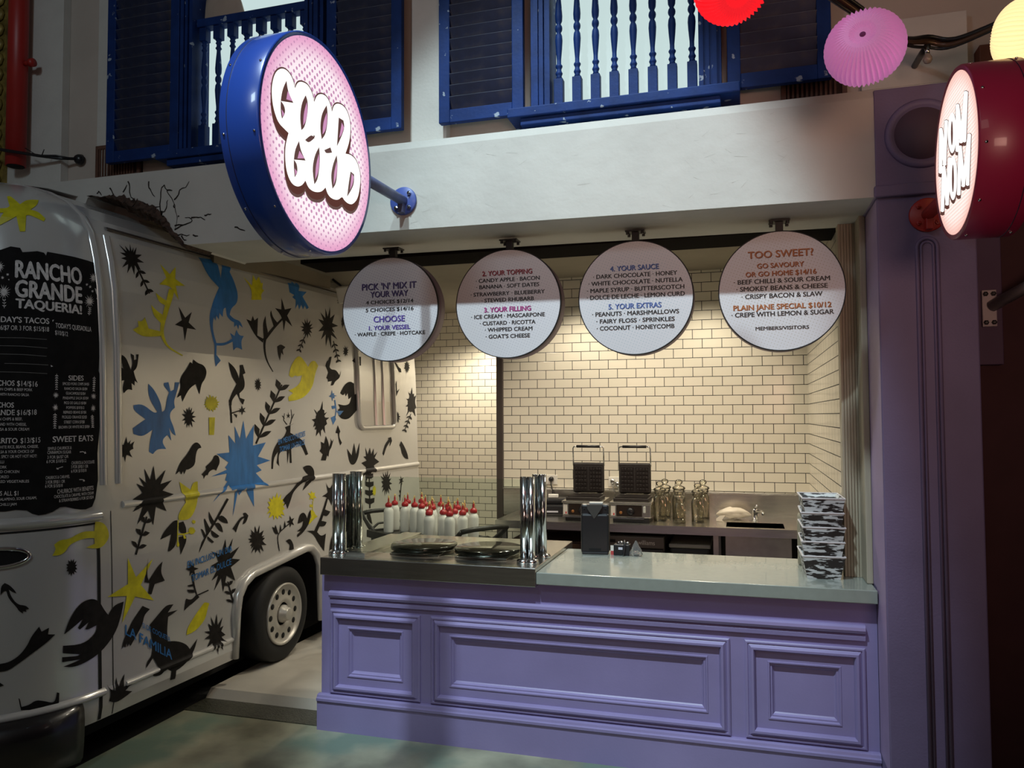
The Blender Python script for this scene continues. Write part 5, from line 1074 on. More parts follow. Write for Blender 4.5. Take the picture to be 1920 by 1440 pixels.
# ------------------------------------------------------------------ round light-box signs on poles
def flange(mb, c, r, th): mb.lathe([(.001, 0), (r, 0), (r, th), (r-.004, th+.003), (.001, th+.003)], c, 32, '-y')
def make_blade(c, r, xf, th, body_m, face_m, layers, plate, plate_m, pole_m, label, rot=0.0):
    t = thing('projecting_sign', label, 'sign', plate)
    side = 1 if xf > c[0] else -1; xb = xf-side*th
    b = MB(); prof = [(r-.022, xf-side*.004), (r-.004, xf), (r, xf-side*.006), (r, xb+side*.006), (r-.006, xb), (.001, xb)]
    b.lathe([(q, h-c[0]) for q, h in prof], (c[0], c[1], c[2]), 96, 'x'); can = b.build('light_box', body_m, t)
    g = MB(); g.lathe([(r+.0008, -.0012), (r+.0008, .0012)], (xb+side*.035, c[1], c[2]), 96, 'x'); g.build('seam', mat('seam_dark', (.01, .01, .03), .6), can)
    s = MB()
    for k in range(10):
        a = 2*PI*(k+.3)/10
        for xx in (xb+side*.02, xf-side*.02): s.lathe([(.001, .004), (.004, .003), (.004, -.002)], (0, 0, 0), 8); 
        for i, xx in enumerate((xb+side*.02, xf-side*.02)): pass
    s.bm.clear()
    for k in range(10):
        a = 2*PI*(k+.3)/10
        for xx in (xb+side*.02, xf-side*.02):
            p = Vector((xx, c[1]+r*math.cos(a), c[2]+r*math.sin(a))); d = Vector((0, math.cos(a), math.sin(a))); s.cyl(p-d*.002, p+d*.003, .0045, n=8)
    s.build('screws', chrome, can)
    f = MB(); n = 96; f._add([(0, (r-.018)*math.cos(2*PI*k/n), (r-.018)*math.sin(2*PI*k/n)) for k in range(n)], [tuple(range(n))]); fo = f.build('face', face_m, t, world=False)
    fo.location = (xf-side*.002-plate[0], c[1]-plate[1], c[2]-plate[2])
    l = MB(); ms = []
    for i, (polys, m, off) in enumerate(layers):
        l.mi = i; ms.append(m)
        for P in polys: l.flat(P, lambda a, z: (xf+side*off, c[1]+a, c[2]+z))
    l.build('lettering', ms, fo)
    y1 = c[1]+r-.006
    p = MB(); p.cyl((plate[0], plate[1]-.004, plate[2]), (plate[0], y1, plate[2]-.01), .026, n=20); p.build('pole', pole_m, t)
    p = MB(); flange(p, plate, .074, .012); pl = p.build('wall_flange', plate_m, t)
    for k in range(4):
        a = PI/4+k*PI/2; q = MB(); q.lathe([(.011, 0), (.011, .010), (.005, .011), (.005, .02), (.001, .02)], (plate[0]+.052*math.cos(a), plate[1]-.014, plate[2]+.052*math.sin(a)), 6, '-y', smooth=False); q.build('bolt', chrome if plate_m is not redm else redm, pl)
    q = MB(); q.box(plate[0]-.014, plate[0]+.014, plate[1]-.05, plate[1]-.012, plate[2]-.070, plate[2]-.015, .002); q.build('gusset', pole_m, pl)
    return t
def polys(t): return [parse(l) for l in t.strip().split('\n')]
def grow(P, d, dx=0.0, dz=0.0):
    n = len(P); A = sum(P[i][0]*P[(i+1) % n][1]-P[(i+1) % n][0]*P[i][1] for i in range(n)); s = 1 if A > 0 else -1; o = []
    for i in range(n):
        a, b = P[i-1], P[(i+1) % n]; ux, uz = b[0]-a[0], b[1]-a[1]; l = math.hypot(ux, uz) or 1; o.append((P[i][0]+s*uz/l*d+dx, P[i][1]-s*ux/l*d+dz))
    return o
lit_white = mat('lit_white', (0, 0, 0), .4, emis=1.15, ecol=(1, .98, .94)); lit_brown = mat('lit_brown', (0, 0, 0), .4, emis=.5, ecol=(.19, .07, .055)); lit_pink = mat('lit_pink', (0, 0, 0), .4, emis=1.0, ecol=(.60, .27, .48))
GWp = soft(parse(GOOD_WHITE), 2, 75)
signblue = mat('sign_blue_enamel', (.018, .065, .36), .28, coat=.4); signred = mat('sign_red_enamel', (.30, .012, .06), .38, coat=.2)
pinkface = dots_mat('lit_pink_halftone', (1.0, .87, .91), (.55, .25, .44), .0265, .50, .15, .42, math.radians(45), ('Y', 'Z'), emis=1.0, edge=(.80, .36, .58))
nomface = dots_mat('lit_peach_halftone', (1.0, .90, .84), (.80, .48, .42), .0125, .30, .24, .28, math.radians(0), ('Y', 'Z'), emis=1.05, edge=(.92, .50, .42))
make_blade((-1.693, 2.76, 2.84), .434, -1.61, .166, signblue, pinkface,
    [([grow(GWp, .006, 0, -.012*k) for k in range(4)], lit_brown, .0005), ([GWp], lit_white, .0012), ([soft(p) for p in polys(GOOD_BROWN)], lit_brown, .0018), ([soft(p) for p in polys(GOOD_PINK)], lit_pink, .0024)],
    (-1.69, 3.73, 2.882), mat('flange_blue', (.06, .10, .36), .4, coat=.3), mat('worn_blue_pole', (.12, .14, .26), .45, var=.2, scale=20),
    'large round blue light box sign reading GOOD GOOD on a wall pole')
make_blade((.785, 2.911, 2.625), .285, .70, .17, signred, nomface,
    [([soft(p) for p in polys(NOM_BROWN)], lit_brown, .0005), ([soft(p) for p in polys(NOM_WHITE)], lit_white, .0012), (polys(NOM_HOLES), lit_brown, .0018)],
    (.785, 3.73, 2.615), redm, redm, 'round red light box sign reading NOM NOM on the purple pillar')

# ------------------------------------------------------------------ four round hanging menus
TC = {'k': (.018, .015, .015), 'p': (.13, .075, .36), 'pd': (.075, .045, .16), 'r': (.33, .03, .045), 'm': (.42, .03, .22), 'b': (.09, .15, .40), 'o': (.42, .13, .035)}
TD = {'p': (.03, .015, .12), 'pd': (.02, .012, .04), 'r': (.09, .01, .012), 'm': (.12, .01, .06), 'b': (.03, .05, .16), 'o': (.16, .04, .01)}
hang = mat('black_steel_hanger', (.012, .011, .011), .5); rimm = mat('menu_rim_lilac', (.20, .13, .18), .5); edgem = mat('menu_edge_black', (.015, .012, .014), .5)
def make_menu(key, x, label, dotc):
    r, z, y0, y1 = .2955, 2.357, 4.0, 4.10
    t = thing('hanging_menu', label, 'menu sign', (x, 4.05, 2.712), group='round hanging menu boards')
    b = MB(); b.lathe([(r-.003, .10), (r, .098), (r, .0), (.001, .0)], (x, y1, z), 96, '-y'); can = b.build('drum', rimm, t)
    e = MB(); e.lathe([(r+.0005, .082), (r+.0005, .1005), (r-.005, .1015), (r-.005, .10)], (x, y1, z), 96, '-y'); e.build('edge_band', edgem, can)
    f = MB(); n = 96; f._add([((r-.004)*math.cos(2*PI*k/n), 0, (r-.004)*math.sin(2*PI*k/n)) for k in range(n)], [tuple(range(n))])
    face = f.build('face', dots_mat('menu_face_'+key, (.66, .64, .66), dotc, .0145, .33, .15, .29, math.radians(22), ('X', 'Z'), rough=.45), t, world=False)
    face.location = (x-x, y0-.0012-4.05, z-2.712)
    for txt, xa, xb, zz, cap, col in MENU_TEXT[key]:
        l = MB(); ms = []
        if col in TD:
            ms += [mat('print_'+col+'_shadow', TD[col], .5), mat('print_'+col, TC[col], .5)]
            for q in (.5, 1.0): l.text(txt, lambda u, v, w, k: (x+xa+(xb-xa)*u/w+.0022*q, y0-.0012-k, z+zz+v*cap-.0022*q), .03)
            l.mi = 1; l.text(txt, lambda u, v, w, k: (x+xa+(xb-xa)*u/w, y0-.0024-k, z+zz+v*cap), .025)
        else: ms.append(mat('print_k', TC['k'], .5)); l.text(txt, lambda u, v, w, k: (x+xa+(xb-xa)*u/w, y0-.0020-k, z+zz+v*cap), .05)
        l.build('lettering_line', ms, face)
    h = MB(); h.box(x-.018, x+.018, 4.032, 4.068, z+r-.01, 2.708, .002); h.build('hanger_post', hang, t)
    h = MB(); h.box(x-.05, x+.05, 4.01, 4.09, 2.704, 2.712, .002); pl = h.build('ceiling_plate', hang, t)
    for sx in (-.038, .038):
        for sy in (4.02, 4.08): q = MB(); q.cyl((x+sx, sy, 2.690), (x+sx, sy, 2.705), .008, n=6, smooth=False); q.build('bolt', hang, pl)
make_menu('S1', -1.90, 'round menu board reading PICK N MIX IT YOUR WAY, leftmost of the row', (.46, .43, .50))
make_menu('S2', -1.205, 'round menu board listing 2. YOUR TOPPING and 3. YOUR FILLING', (.52, .50, .54))
make_menu('S3', -.52, 'round menu board listing 4. YOUR SAUCE and 5. YOUR EXTRAS', (.50, .53, .56))
make_menu('S4', .19, 'round menu board reading TOO SWEET?, nearest the purple pillar', (.54, .50, .46))

# ------------------------------------------------------------------ serving counter
t = thing('service_counter', 'lavender panelled timber front below the serving counter', 'counter', (-.86, 4.0, 0))
b = MB(); X0, X1 = -2.305, .583; PN = [(-2.247, -1.700), (-1.637, -.078), (-.008, .528)]; ZA, ZB = .203, .667; IX, IZ = .108, .098
yf, yr = 3.977, 3.998
xs = [X0]
b.box(X0, X1, yr, 4.55, 0, .868); b.box(X0, X1, yf, yr, ZB-IZ, .868); b.box(X0, X1, yf, yr, 0, ZA+IZ)
edges = [X0]+[q for a, c in PN for q in (a+IX, c-IX)]+[X1]
for i in range(0, len(edges), 2): b.box(edges[i], edges[i+1], yf, yr, ZA+IZ, ZB-IZ)
b.build('carcass', lilac, t)
b = MB(); pr = [(3.977, 0), (3.947, 0), (3.947, .158), (3.938, .163), (3.938, .176), (3.946, .181), (3.950, .192), (3.958, .196), (3.977, .197)]; b.bar_x(X0-.012, X1, pr); b.build('plinth', lilac, t)
b = MB(); b.bar_x(-2.249, .530, [(3.977, .700), (3.962, .702), (3.960, .722), (3.968, .730), (3.953, .737), (3.947, .750), (3.950, .764), (3.960, .772), (3.977, .773)]); b.build('rail_moulding', lilac, t)
for a, c in PN:
    b = MB(); b.ring_profile(a, c, ZA, ZB, [(0, 0), (0, .010), (.006, .014), (.013, .014), (.015, .009), (.020, .013), (.030, .024), (.040, .024), (.047, .012), (.050, 0)], yf)
    b.ring_profile(a+IX-.004, c-IX+.004, ZA+IZ-.004, ZB-IZ+.004, [(0, 0), (.002, .004), (.008, .004), (.014, -.006), (.020, -.006), (.026, -.016), (.032, -.021)], yf); b.build('panel_moulding', lilac, t)
t = thing('stone_countertop', 'pale grey green stone top on the right half of the counter', 'countertop', (-.23, 4.3, .8682))
MB().box(-1.033, .580, 3.917, 4.672, .883, .945, .004).build('slab', stone, t)
MB().box(-1.033, .575, 3.96, 4.62, .8682, .883).build('underlay', lilac, t)
t = thing('steel_countertop', 'brushed steel top on the left half of the counter', 'countertop', (-1.66, 4.3, .868))
b = MB(); b.box(-2.285, -1.036, 3.917, 4.83, .868, .965, .003); b.build('deck', steel, t)
b = MB(); b.box(-2.165, -2.046, 3.99, 4.80, .9655, .985, .002); b.build('side_ledge', steel, t)
# sneeze guard
t = thing('sneeze_guard', 'low glass sneeze guard on four steel posts around the griddles', 'sneeze guard', (-1.66, 4.1, .966))
for x, y in ((-2.229, 4.03), (-2.217, 4.215), (-1.113, 4.05), (-1.095, 4.235)):
    b = MB()
    for dx in (-.020, .020): b.cyl((x+dx, y, .966), (x+dx, y, 1.425), .021, n=18)
    b.box(x-.018, x+.018, y+.004, y+.020, .966, 1.424); p = b.build('post', chrome, t)
    b = MB()
    for dx in (-.024, .024): b.lathe([(.036, .9655), (.038, .972), (.036, .980), (.030, .988), (.022, .990)], (x+dx, y, 0), 20)
    b.build('base_collar', chrome, p)
gl = glass_mat('guard_glass', (.90, .95, .92))
MB().box(-2.19, -1.15, 4.036, 4.046, .985, 1.412).build('glass_panel', gl, t)
MB().box(-2.238, -2.228, 4.055, 4.195, .985, 1.412).build('glass_panel', gl, t); MB().box(-1.108, -1.098, 4.075, 4.215, .985, 1.412).build('glass_panel', gl, t)
# crepe griddles
griddle_m = mat('black_griddle', (.020, .018, .014), .12, var=.3, scale=10, coat=.3)
g = thing('crepe_griddle', 'round black crepe griddle on the steel top, left of the pair', 'griddle', (-1.80, 4.262, .9655), group='crepe griddles')
b = MB(); b.box(-.15, .15, -.15, .15, 0, .008, .002); b.lathe([(.17, .006), (.17, .012), (.01, .012)], (0, 0, 0), 40); b.build('base', steel_d, g, world=False)
b = MB(); b.lathe([(.185, .014), (.1935, .018), (.1935, .040), (.190, .0435), (.001, .0435)], (0, 0, 0), 64); b.build('plate', griddle_m, g, world=False)
dup(g, (-1.397, 4.245, .9655), label='round black crepe griddle on the steel top, right of the pair by the posts')
# ------------------------------------------------------------------ things on the stone top
t = thing('napkin_dispenser', 'tall black plastic dispenser standing on the stone countertop', 'dispenser', (-.84, 4.56, .945), .12)
b = MB(); b.box(-.082, .082, -.05, .06, .006, .235, .012); b.box(-.082, .082, -.036, .06, .20, .288, .012); b.build('body', blackpl, t, world=False)
b = MB(); b.prism([(-.046, .288), (.046, .288), (.040, .268), (.012, .225), (-.004, .205), (-.016, .225), (-.042, .262)], lambda x, z: (x, -.054, z), lambda x, z: (x, -.03, z)); b.build('front_flap', mat('grey_black_plastic', (.05, .048, .045), .3), t, world=False)
b = MB(); b.box(-.075, .075, -.055, .06, 0, .014, .004); b.build('foot', blackpl, t, world=False)
b = MB(); b.box(-.035, .035, -.0515, -.049, .022, .036, .001); b.build('slot', void, t, world=False)
b = MB()
for sx in (-.062, .062): b.lathe([(.006, 0), (.006, .003), (.001, .003)], (sx, -.036, .262), 10, '-y')
b.build('screw', void, t, world=False)
b = MB(); b.box(-.034, .046, -.03, .03, .288, .297, .002); b.build('napkin_edge', mat('grey_card', (.35, .34, .32), .6), t, world=False)
t = thing('power_adaptor', 'small black electrical box with cables beside the black dispenser', 'adaptor', (-.68, 4.54, .945))
b = MB(); b.box(-.046, .046, -.03, .03, 0, .062, .003); b.build('case', blackpl, t, world=False)
b = MB(); b.box(-.018, .006, -.0312, -.0300, .034, .048); b.build('sticker', mat('pale_label', (.55, .55, .62), .5), t, world=False)
b = MB(); b.tube([(.015, -.02, .06), (.018, -.03, .085), (.02, -.038, .06), (.016, -.040, .02), (.01, -.045, .006)], .006, 8); b.tube([(-.03, 0, .06), (-.01, .0, .075), (.02, .01, .066), (.04, 0, .07)], .005, 8); b.build('cable', blackpl, t, world=False)
b = MB()
for x in (-.022, -.006, .012, .030): b.cyl((x, .0, .06), (x+.004, -.002, .076), .006, n=8)
b.build('terminal', chrome, t, world=False)
t = thing('price_tag', 'tiny white and red card propped between dispenser and black box', 'tag', (-.737, 4.535, .945))
b = MB(); b.box(-.010, .010, -.002, .002, .022, .052); b.build('card', whitepl, t, world=False)
b = MB(); b.box(-.009, .009, -.003, .003, 0, .022); b.build('red_base', mat('tag_red', (.5, .06, .06), .5), t, world=False)
t = thing('plastic_bag', 'small clear plastic bag of metal fittings on the stone top', 'bag', (-.598, 4.52, .945))
rnd = random.Random(3); b = MB(); b.lathe([(.030, 0), (.034, .012), (.028, .035), (.016, .06), (.004, .085), (.001, .088)], (0, 0, 0), 14, sy=.6, rad=lambda k, j: 1+.18*math.sin(k*2.4+j), smooth=False); b.build('film', glass_mat('clear_film', (.86, .86, .83), haze=.12), t, world=False)
b = MB()
for i in range(6): x, y = rnd.uniform(-.018, .018), rnd.uniform(-.01, .01); b.cyl((x, y, .004), (x+rnd.uniform(-.01, .01), y, .022+rnd.uniform(0, .01)), .006, n=8)
b.build('fittings', chrome, t, world=False)
# stacked trays
distress = mat('white_distressed_paint', (.56, .57, .57), .6, var=.05, scale=8, stretch=(.7, .7, 3.2), stain=((.02, .014, .012), 24, .49, .535), own=True)
tray_in = mat('tray_pale_inside', (.55, .50, .50), .6)
def make_tray(label, cx, cz, rz):
    t = thing('wooden_tray', label, 'tray', (cx, 4.245, cz), rz, 'distressed trays in the stack')
    H = .112; wt, wb, dt, db = .098, .076, .145, .12
    V = [(-wb, -db, 0), (wb, -db, 0), (wb, db, 0), (-wb, db, 0), (-wt, -dt, H), (wt, -dt, H), (wt, dt, H), (-wt, dt, H), (-wt+.008, -dt+.008, H), (wt-.008, -dt+.008, H), (wt-.008, dt-.008, H), (-wt+.008, dt-.008, H), (-wb+.006, -db+.006, .068), (wb-.006, -db+.006, .068), (wb-.006, db-.006, .068), (-wb+.006, db-.006, .068)]
    F = [(3,2,1,0)]+[(k, (k+1) % 4, 4+(k+1) % 4, 4+k) for k in range(4)]+[(4+k, 4+(k+1) % 4, 8+(k+1) % 4, 8+k) for k in range(4)]+[(8+k, 8+(k+1) % 4, 12+(k+1) % 4, 12+k) for k in range(4)]+[(12, 13, 14, 15)]
    b = MB(); b._add(V, F); b.build('tray_body', distress, t, world=False)
    b = MB(); b.tube([(-wt, -dt, H), (wt, -dt, H), (wt, dt, H), (-wt, dt, H)], .0042, 6, closed=True, smooth=False); b.build('rim', tray_in, t, world=False)
    return t
names = ['lowest tray of the stack, black scuff along its foot', 'second tray from the bottom of the white distressed stack', 'middle tray of the white distressed stack, greyer front', 'second tray from the top, heavily blackened front', 'topmost tray of the white distressed stack, black scraped front']
for i, nm in enumerate(names): make_tray('white distressed '+nm if i == 0 else nm, .368+.002*i-.004*(i > 2), .9455+.0705*i, (.02, -.015, .01, -.02, .015)[i])
t = thing('plastic_tub', 'tall clear plastic tub standing behind the stack of trays', 'tub', (.325, 4.49, .945))
b = MB(); b.lathe([(.048, 0), (.052, .01), (.052, .26), (.046, .275), (.040, .275), (.046, .262), (.046, .012), (.001, .008)], (0, 0, 0), 24); b.build('tub_wall', glass_mat('pale_tub', (.93, .91, .84), haze=.22, hazecol=(.8, .75, .6)), t, world=False)

# ------------------------------------------------------------------ rear steel bench with sink
BZ = .957
t = thing('steel_bench', 'long stainless steel bench with splashback and sink along the tiled back wall', 'bench', (-.7, 6.1, 0))
b = MB(); sx0, sx1, sy0, sy1 = -.125, .272, 5.775, 6.04
b.box(-1.83, sx0, 5.72, 6.44, BZ-.058, BZ); b.box(sx1, .486, 5.72, 6.44, BZ-.058, BZ); b.box(sx0, sx1, 5.72, sy0, BZ-.058, BZ); b.box(sx0, sx1, sy1, 6.44, BZ-.058, BZ); b.build('bench_top', steel, t)
b = MB(); b.box(-1.98, .486, 6.425, 6.447, BZ-.05, 1.128, .002); b.box(-1.98, .486, 6.405, 6.447, 1.128, 1.140, .003); b.box(.470, .487, 5.75, 6.42, BZ, 1.128, .002); b.build('splashback', steel, t)
b = MB(); V = [(sx0, sy0, BZ), (sx1, sy0, BZ), (sx1, sy1, BZ), (sx0, sy1, BZ)]; W_ = [(x, y, .72) for x, y, z in V]; b._add(V+W_, [(0, 1, 5, 4), (1, 2, 6, 5), (2, 3, 7, 6), (3, 0, 4, 7), (4, 5, 6, 7)]); b.box(sx0-.004, sx1+.012, 5.758, sy0-.001, .70, .895); b.build('sink_bowl', steel_d, t)
for x in (-1.77, -1.12, -.195, .295, .455):
    for y in (5.78, 6.38): b = MB(); b.box(x-.018, x+.018, y-.018, y+.018, 0, BZ-.058); b.build('leg', steel_d, t)
b = MB(); b.box(-1.80, -1.13, 5.80, 6.36, .30, .325); b.build('shelf', steel_d, t)
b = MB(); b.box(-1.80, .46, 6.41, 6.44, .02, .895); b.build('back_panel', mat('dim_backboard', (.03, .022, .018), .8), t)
t = thing('storage_crate', 'dark brown crate in the shadow under the left end of the bench', 'crate', (-1.46, 6.05, .325))
b = MB(); b.box(-1.74, -1.18, 5.84, 6.30, .3255, .80, .01); b.build('crate_box', mat('brown_crate', (.05, .022, .012), .6, var=.5, scale=6), t)
b = MB()
for k in range(5): b.box(-1.73, -1.19, 5.832, 5.84, .36+k*.09, .42+k*.09)
b.build('front_slats', mat('brown_crate_slat', (.10, .045, .02), .6, var=.6, scale=5), t)
t = thing('undercounter_fridge', 'black undercounter fridge with a maker name on its top rail', 'fridge', (-.79, 6.0, 0))
b = MB(); b.box(-1.06, -.56, 5.80, 6.38, .02, .868, .004); b.build('cabinet', mat('fridge_black', (.016, .014, .013), .45), t)
b = MB(); b.box(-1.058, -.562, 5.775, 5.80, .783, .862, .004); b.build('control_rail', mat('fridge_rail', (.10, .085, .07), .4, .5), t)
b = MB(); b.box(-1.05, -.57, 5.772, 5.80, .06, .772, .004); b.build('door', mat('fridge_black', 0), t)
b = MB(); b.text('williams', lambda x, y, w, k: (-.752+.125*x/w, 5.7735-k, .806+y*.032), .01); b.build('lettering', mat('fridge_letter', (.45, .42, .38), .4), t)
b = MB(); b.box(-.985, -.915, 5.773, 5.776, .815, .838); b.build('display', void, t)
t = thing('bin', 'dark bin under the bench between the fridge and the sink', 'bin', (-.38, 6.0, 0))
b = MB(); b.box(-.53, -.24, 5.86, 6.3, 0, .78, .02); b.build('bin_body', mat('bin_dark', (.012, .012, .012), .6), t)
b = MB(); b.box(-.535, -.235, 5.85, 6.31, .78, .81, .01); b.build('bin_lid', mat('bin_grey', (.22, .21, .19), .6), t)
# tap
t = thing('tap', 'chrome mixer tap at the back of the sink', 'tap', (.08, 6.20, BZ))
b = MB(); b.lathe([(.026, 0), (.026, .008), (.020, .012), (.019, .06), (.022, .075), (.015, .085), (.001, .086)], (.08, 6.20, BZ), 18); b.build('body', chrome, t)
b = MB(); b.tube([(.08, 6.20, BZ+.045), (.10, 6.13, BZ+.075), (.125, 6.06, BZ+.080), (.132, 6.03, BZ+.070), (.133, 6.025, BZ+.055)], [.012, .011, .011, .012, .010], 12); b.build('spout', chrome, t)
b = MB(); b.tube([(.078, 6.20, BZ+.08), (.085, 6.16, BZ+.105), (.095, 6.11, BZ+.118)], [.009, .008, .007], 10); b.build('lever', chrome, t)
# crumpled bag
t = thing('bag', 'crumpled white plastic bag lying on the bench left of the tap', 'bag', (-.075, 6.22, BZ))
rnd = random.Random(12); b = MB(); prof = []
for j in range(11): a = PI*j/10; prof.append((max(.004, math.sin(a)**.7*.045), -.13+.26*j/10))
b.lathe(prof, (0, 0, 0), 22, 'x', rad=lambda k, j: 1+.22*math.sin(k*1.9+j*1.3)*math.sin(j*.9+k*.7)+.10*math.sin(k*5+j*2)); b.xf(Matrix.Translation((0, 0, .047)) @ Matrix.Diagonal((1, 1.3, .88, 1)))
b.bm.verts.ensure_lookup_table()
for v in b.bm.verts: v.co.z = max(.001, v.co.z-.25*max(0, abs(v.co.x)-.08))
b.build('sack', mat('crumpled_white_plastic', (.72, .64, .52), .45, var=.06), t, world=False)
b = MB(); b._add([(-.10, -.05, .03), (-.06, -.055, .035), (-.085, -.10, .004), (-.075, -.17, .002), (-.125, -.17, .002), (-.13, -.08, .008)], [(0, 1, 2, 5), (5, 2, 3, 4)]); b.build('loose_end', glass_mat('thin_bag_film', (.9, .86, .78), haze=.35, hazecol=(.8, .72, .6)), t, world=False)
# waffle irons
def make_waffle(x, label):
    t = thing('waffle_iron', label, 'waffle iron', (x, 5.98, BZ), group='open waffle irons')
    b = MB(); b.box(-.150, .150, -.155, .165, .035, .135, .006); b.build('base', steel, t, world=False)
    b = MB(); b.box(-.156, .156, -.165, .17, .135, .150, .003); b.build('rim_plate', steel, t, world=False)
    b = MB(); b.box(-.135, .135, -.14, .15, 0, .035, .004); b.build('foot', blackpl, t, world=False)
    b = MB(); b.box(-.150, .10, -.165, -.155, .028, .036, .001); b.build('drip_lip', chrome, t, world=False)
    b = MB(); b.box(-.105, .085, -.158, -.154, .044, .128, .001); pn = b.build('control_panel', mat('brown_black_panel', (.022, .014, .010), .3), t, world=False)
    b = MB(); b.lathe([(.030, .0), (.028, .004), (.020, .018), (.018, .020), (.001, .020)], (0, -.158, .082), 24, '-y'); b.build('dial', blackpl, pn, world=False)
    b = MB(); b.lathe([(.012, .0), (.011, .004), (.001, .005)], (-.072, -.158, .072), 14, '-y'); b.build('pilot_light', mat('amber_lens', (.30, .12, .03), .2), pn, world=False)
    b = MB(); b.box(-.146, -.114, -.1568, -.1546, .048, .122, .001); st = b.build('warning_sticker', mat('sticker_white', (.66, .64, .58), .5), t, world=False)
    b = MB(); b.box(-.130, -.119, -.1574, -.1566, .052, .068); b.build('red_mark', mat('tag_red', 0), st, world=False)
    b = MB(); b.box(.094, .112, -.17, -.154, .075, .122, .004); b.build('switch', mat('switch_pale', (.55, .58, .55), .4), t, world=False)
    b = MB(); b.box(-.132, .132, -.135, .10, .150, .176, .005)
    for i in range(9): b.box(-.120, .120, -.122+.0245*i, -.112+.0245*i, .176, .184)
    for i in range(10): b.box(-.120+.0262*i, -.116+.0262*i, -.122, .085, .176, .182)
    b.build('lower_plate', blacki, t, world=False)
    b = MB(); b.box(-.124, .124, .098, .130, .190, .425, .012)
    for px_ in (-1, 1):
        for i in range(4):
            for j in range(6): cx, cz = px_*.058+(i-1.5)*.0235, .222+j*.0305; b.box(cx-.0075, cx+.0075, .089, .099, cz-.009, cz+.009, .002)
    b.build('lid', blacki, t, world=False)
    b = MB(); b.ring_profile(-.112, .112, .204, .396, [(0, 0), (0, .004), (.004, .004), (.004, 0)], .0985); b.box(-.002, .002, .094, .0985, .206, .394); b.build('lid_frame', mat('worn_iron_edge', (.10, .095, .09), .35, .6), t, world=False)
    b = MB(); b.tube([(-.122, .115, .40), (-.122, .10, .535), (-.116, .098, .548), (-.10, .098, .552), (.10, .098, .552), (.116, .098, .548), (.122, .10, .535), (.122, .115, .40)], .0055, 10); h = b.build('handle', chrome, t, world=False)
    b = MB(); b.cyl((-.092, .098, .552), (.092, .098, .552), .011, n=16); b.build('grip', blackpl, h, world=False)
    b = MB()
    for sx in (-.09, .09): b.cyl((sx-.022, .118, .180), (sx+.022, .118, .180), .013, n=14)
    b.build('hinge', chrome, t, world=False)
make_waffle(-1.172, 'open black waffle iron on the bench, the one behind the black dispenser')
make_waffle(-.808, 'open black waffle iron on the bench, the one next to the glass jars')
# receipt printer, sockets, plugs
t = thing('receipt_printer', 'black receipt printer with a white paper roll left of the waffle irons', 'printer', (-1.46, 6.16, BZ), .15)
b = MB(); b.box(-.10, .10, -.10, .10, 0, .085, .012); b.box(-.085, .10, -.06, .10, .08, .135, .02); b.build('body', blackpl, t, world=False)
b = MB(); b.box(-.055, .025, -.02, .02, .135, .162, .004); b.build('paper', mat('white_paper', (.75, .73, .68), .7), t, world=False)
b = MB(); b.box(-.07, .03, -.1015, -.0995, .028, .040); b.build('front_strip', mat('pale_label', 0), t, world=False)
b = MB(); b.tube([(.09, .04, .08), (.13, .03, .10), (.15, .0, .05), (.145, -.04, .008), (.10, -.08, .006)], .007, 8); b.build('cable', blackpl, t, world=False)
t = thing('cash_box', 'dark slim device on the bench behind the steel posts', 'device', (-1.62, 6.10, BZ))
b = MB(); b.box(-.045, .045, -.10, .10, 0, .11, .012); b.build('device_body', blackpl, t, world=False)
def make_socket(x, z, label, two):
    t = thing('power_socket', label, 'socket', (x, 6.45, z))
    b = MB(); b.box(x-.058, x+.058, 6.440, 6.449, z-.04, z+.04, .003); b.build('plate', whitepl, t)
    for k, dx in enumerate((-.02, .02) if two else (0.008,)):
        b = MB(); b.lathe([(.021, 0), (.021, .025), (.014, .035), (.001, .036)], (x+dx, 6.440, z+.005-.02*k), 14, '-y'); b.tube([(x+dx, 6.42, z-.01), (x+dx+.005, 6.40, z-.04), (x+dx+.02, 6.40, z-.09), (x+dx+.015, 6.38, z-.20)], .005, 8); b.build('plug', chrome if two else blackpl, t)
make_socket(-1.565, 1.212, 'white wall socket with a black plug above the receipt printer', False)
make_socket(-1.015, 1.205, 'white wall socket between the two waffle irons', True)
# jars
jarg = glass_mat('jar_glass', (.975, .96, .90), refl=1.0, rough=.02, haze=.02, hazecol=(.75, .68, .48))
def rsq(k, n):      # rounded square section
    a = 2*PI*k/n; c, s = abs(math.cos(a)), abs(math.sin(a)); return min(1/max(c, s), 1.25)
jar0 = None
def make_jar(x, y, sc, label):
    global jar0
    if jar0 is None:
        t = thing('glass_jar', label, 'jar', (x, y, BZ), group='glass jars on the bench'); n = 24
        b = MB(); sec = [(.044, 0), (.047, .006), (.047, .165), (.044, .180), (.036, .195)]; rd = [1, 1, 1, .7, .2]
        b.lathe(sec, (0, 0, 0), n, rad=lambda k, j: 1+(rsq(k, n)-1)*rd[j]); s2 = [(.036, .195), (.035, .200), (.041, .205), (.044, .212), (.041, .219), (.040, .224)]; b.lathe(s2, (0, 0, 0), n)
        s3 = [(.040, .008), (.040, .165), (.034, .19)]; b.lathe(s3, (0, 0, 0), n, rad=lambda k, j: 1+(rsq(k, n)-1)*(.9, .9, .3)[j]); b.build('jar_body', jarg, t, world=False)
        b = MB(); b.lathe([(.034, .222), (.046, .226), (.049, .234), (.045, .243), (.030, .250), (.018, .256), (.016, .262), (.026, .270), (.029, .280), (.024, .292), (.010, .299), (.001, .300)], (0, 0, 0), n); b.build('stopper', jarg, t, world=False); jar0 = t
    else: t = dup(jar0, (x, y, BZ), label=label)
    t.scale = (sc, sc, sc); return t
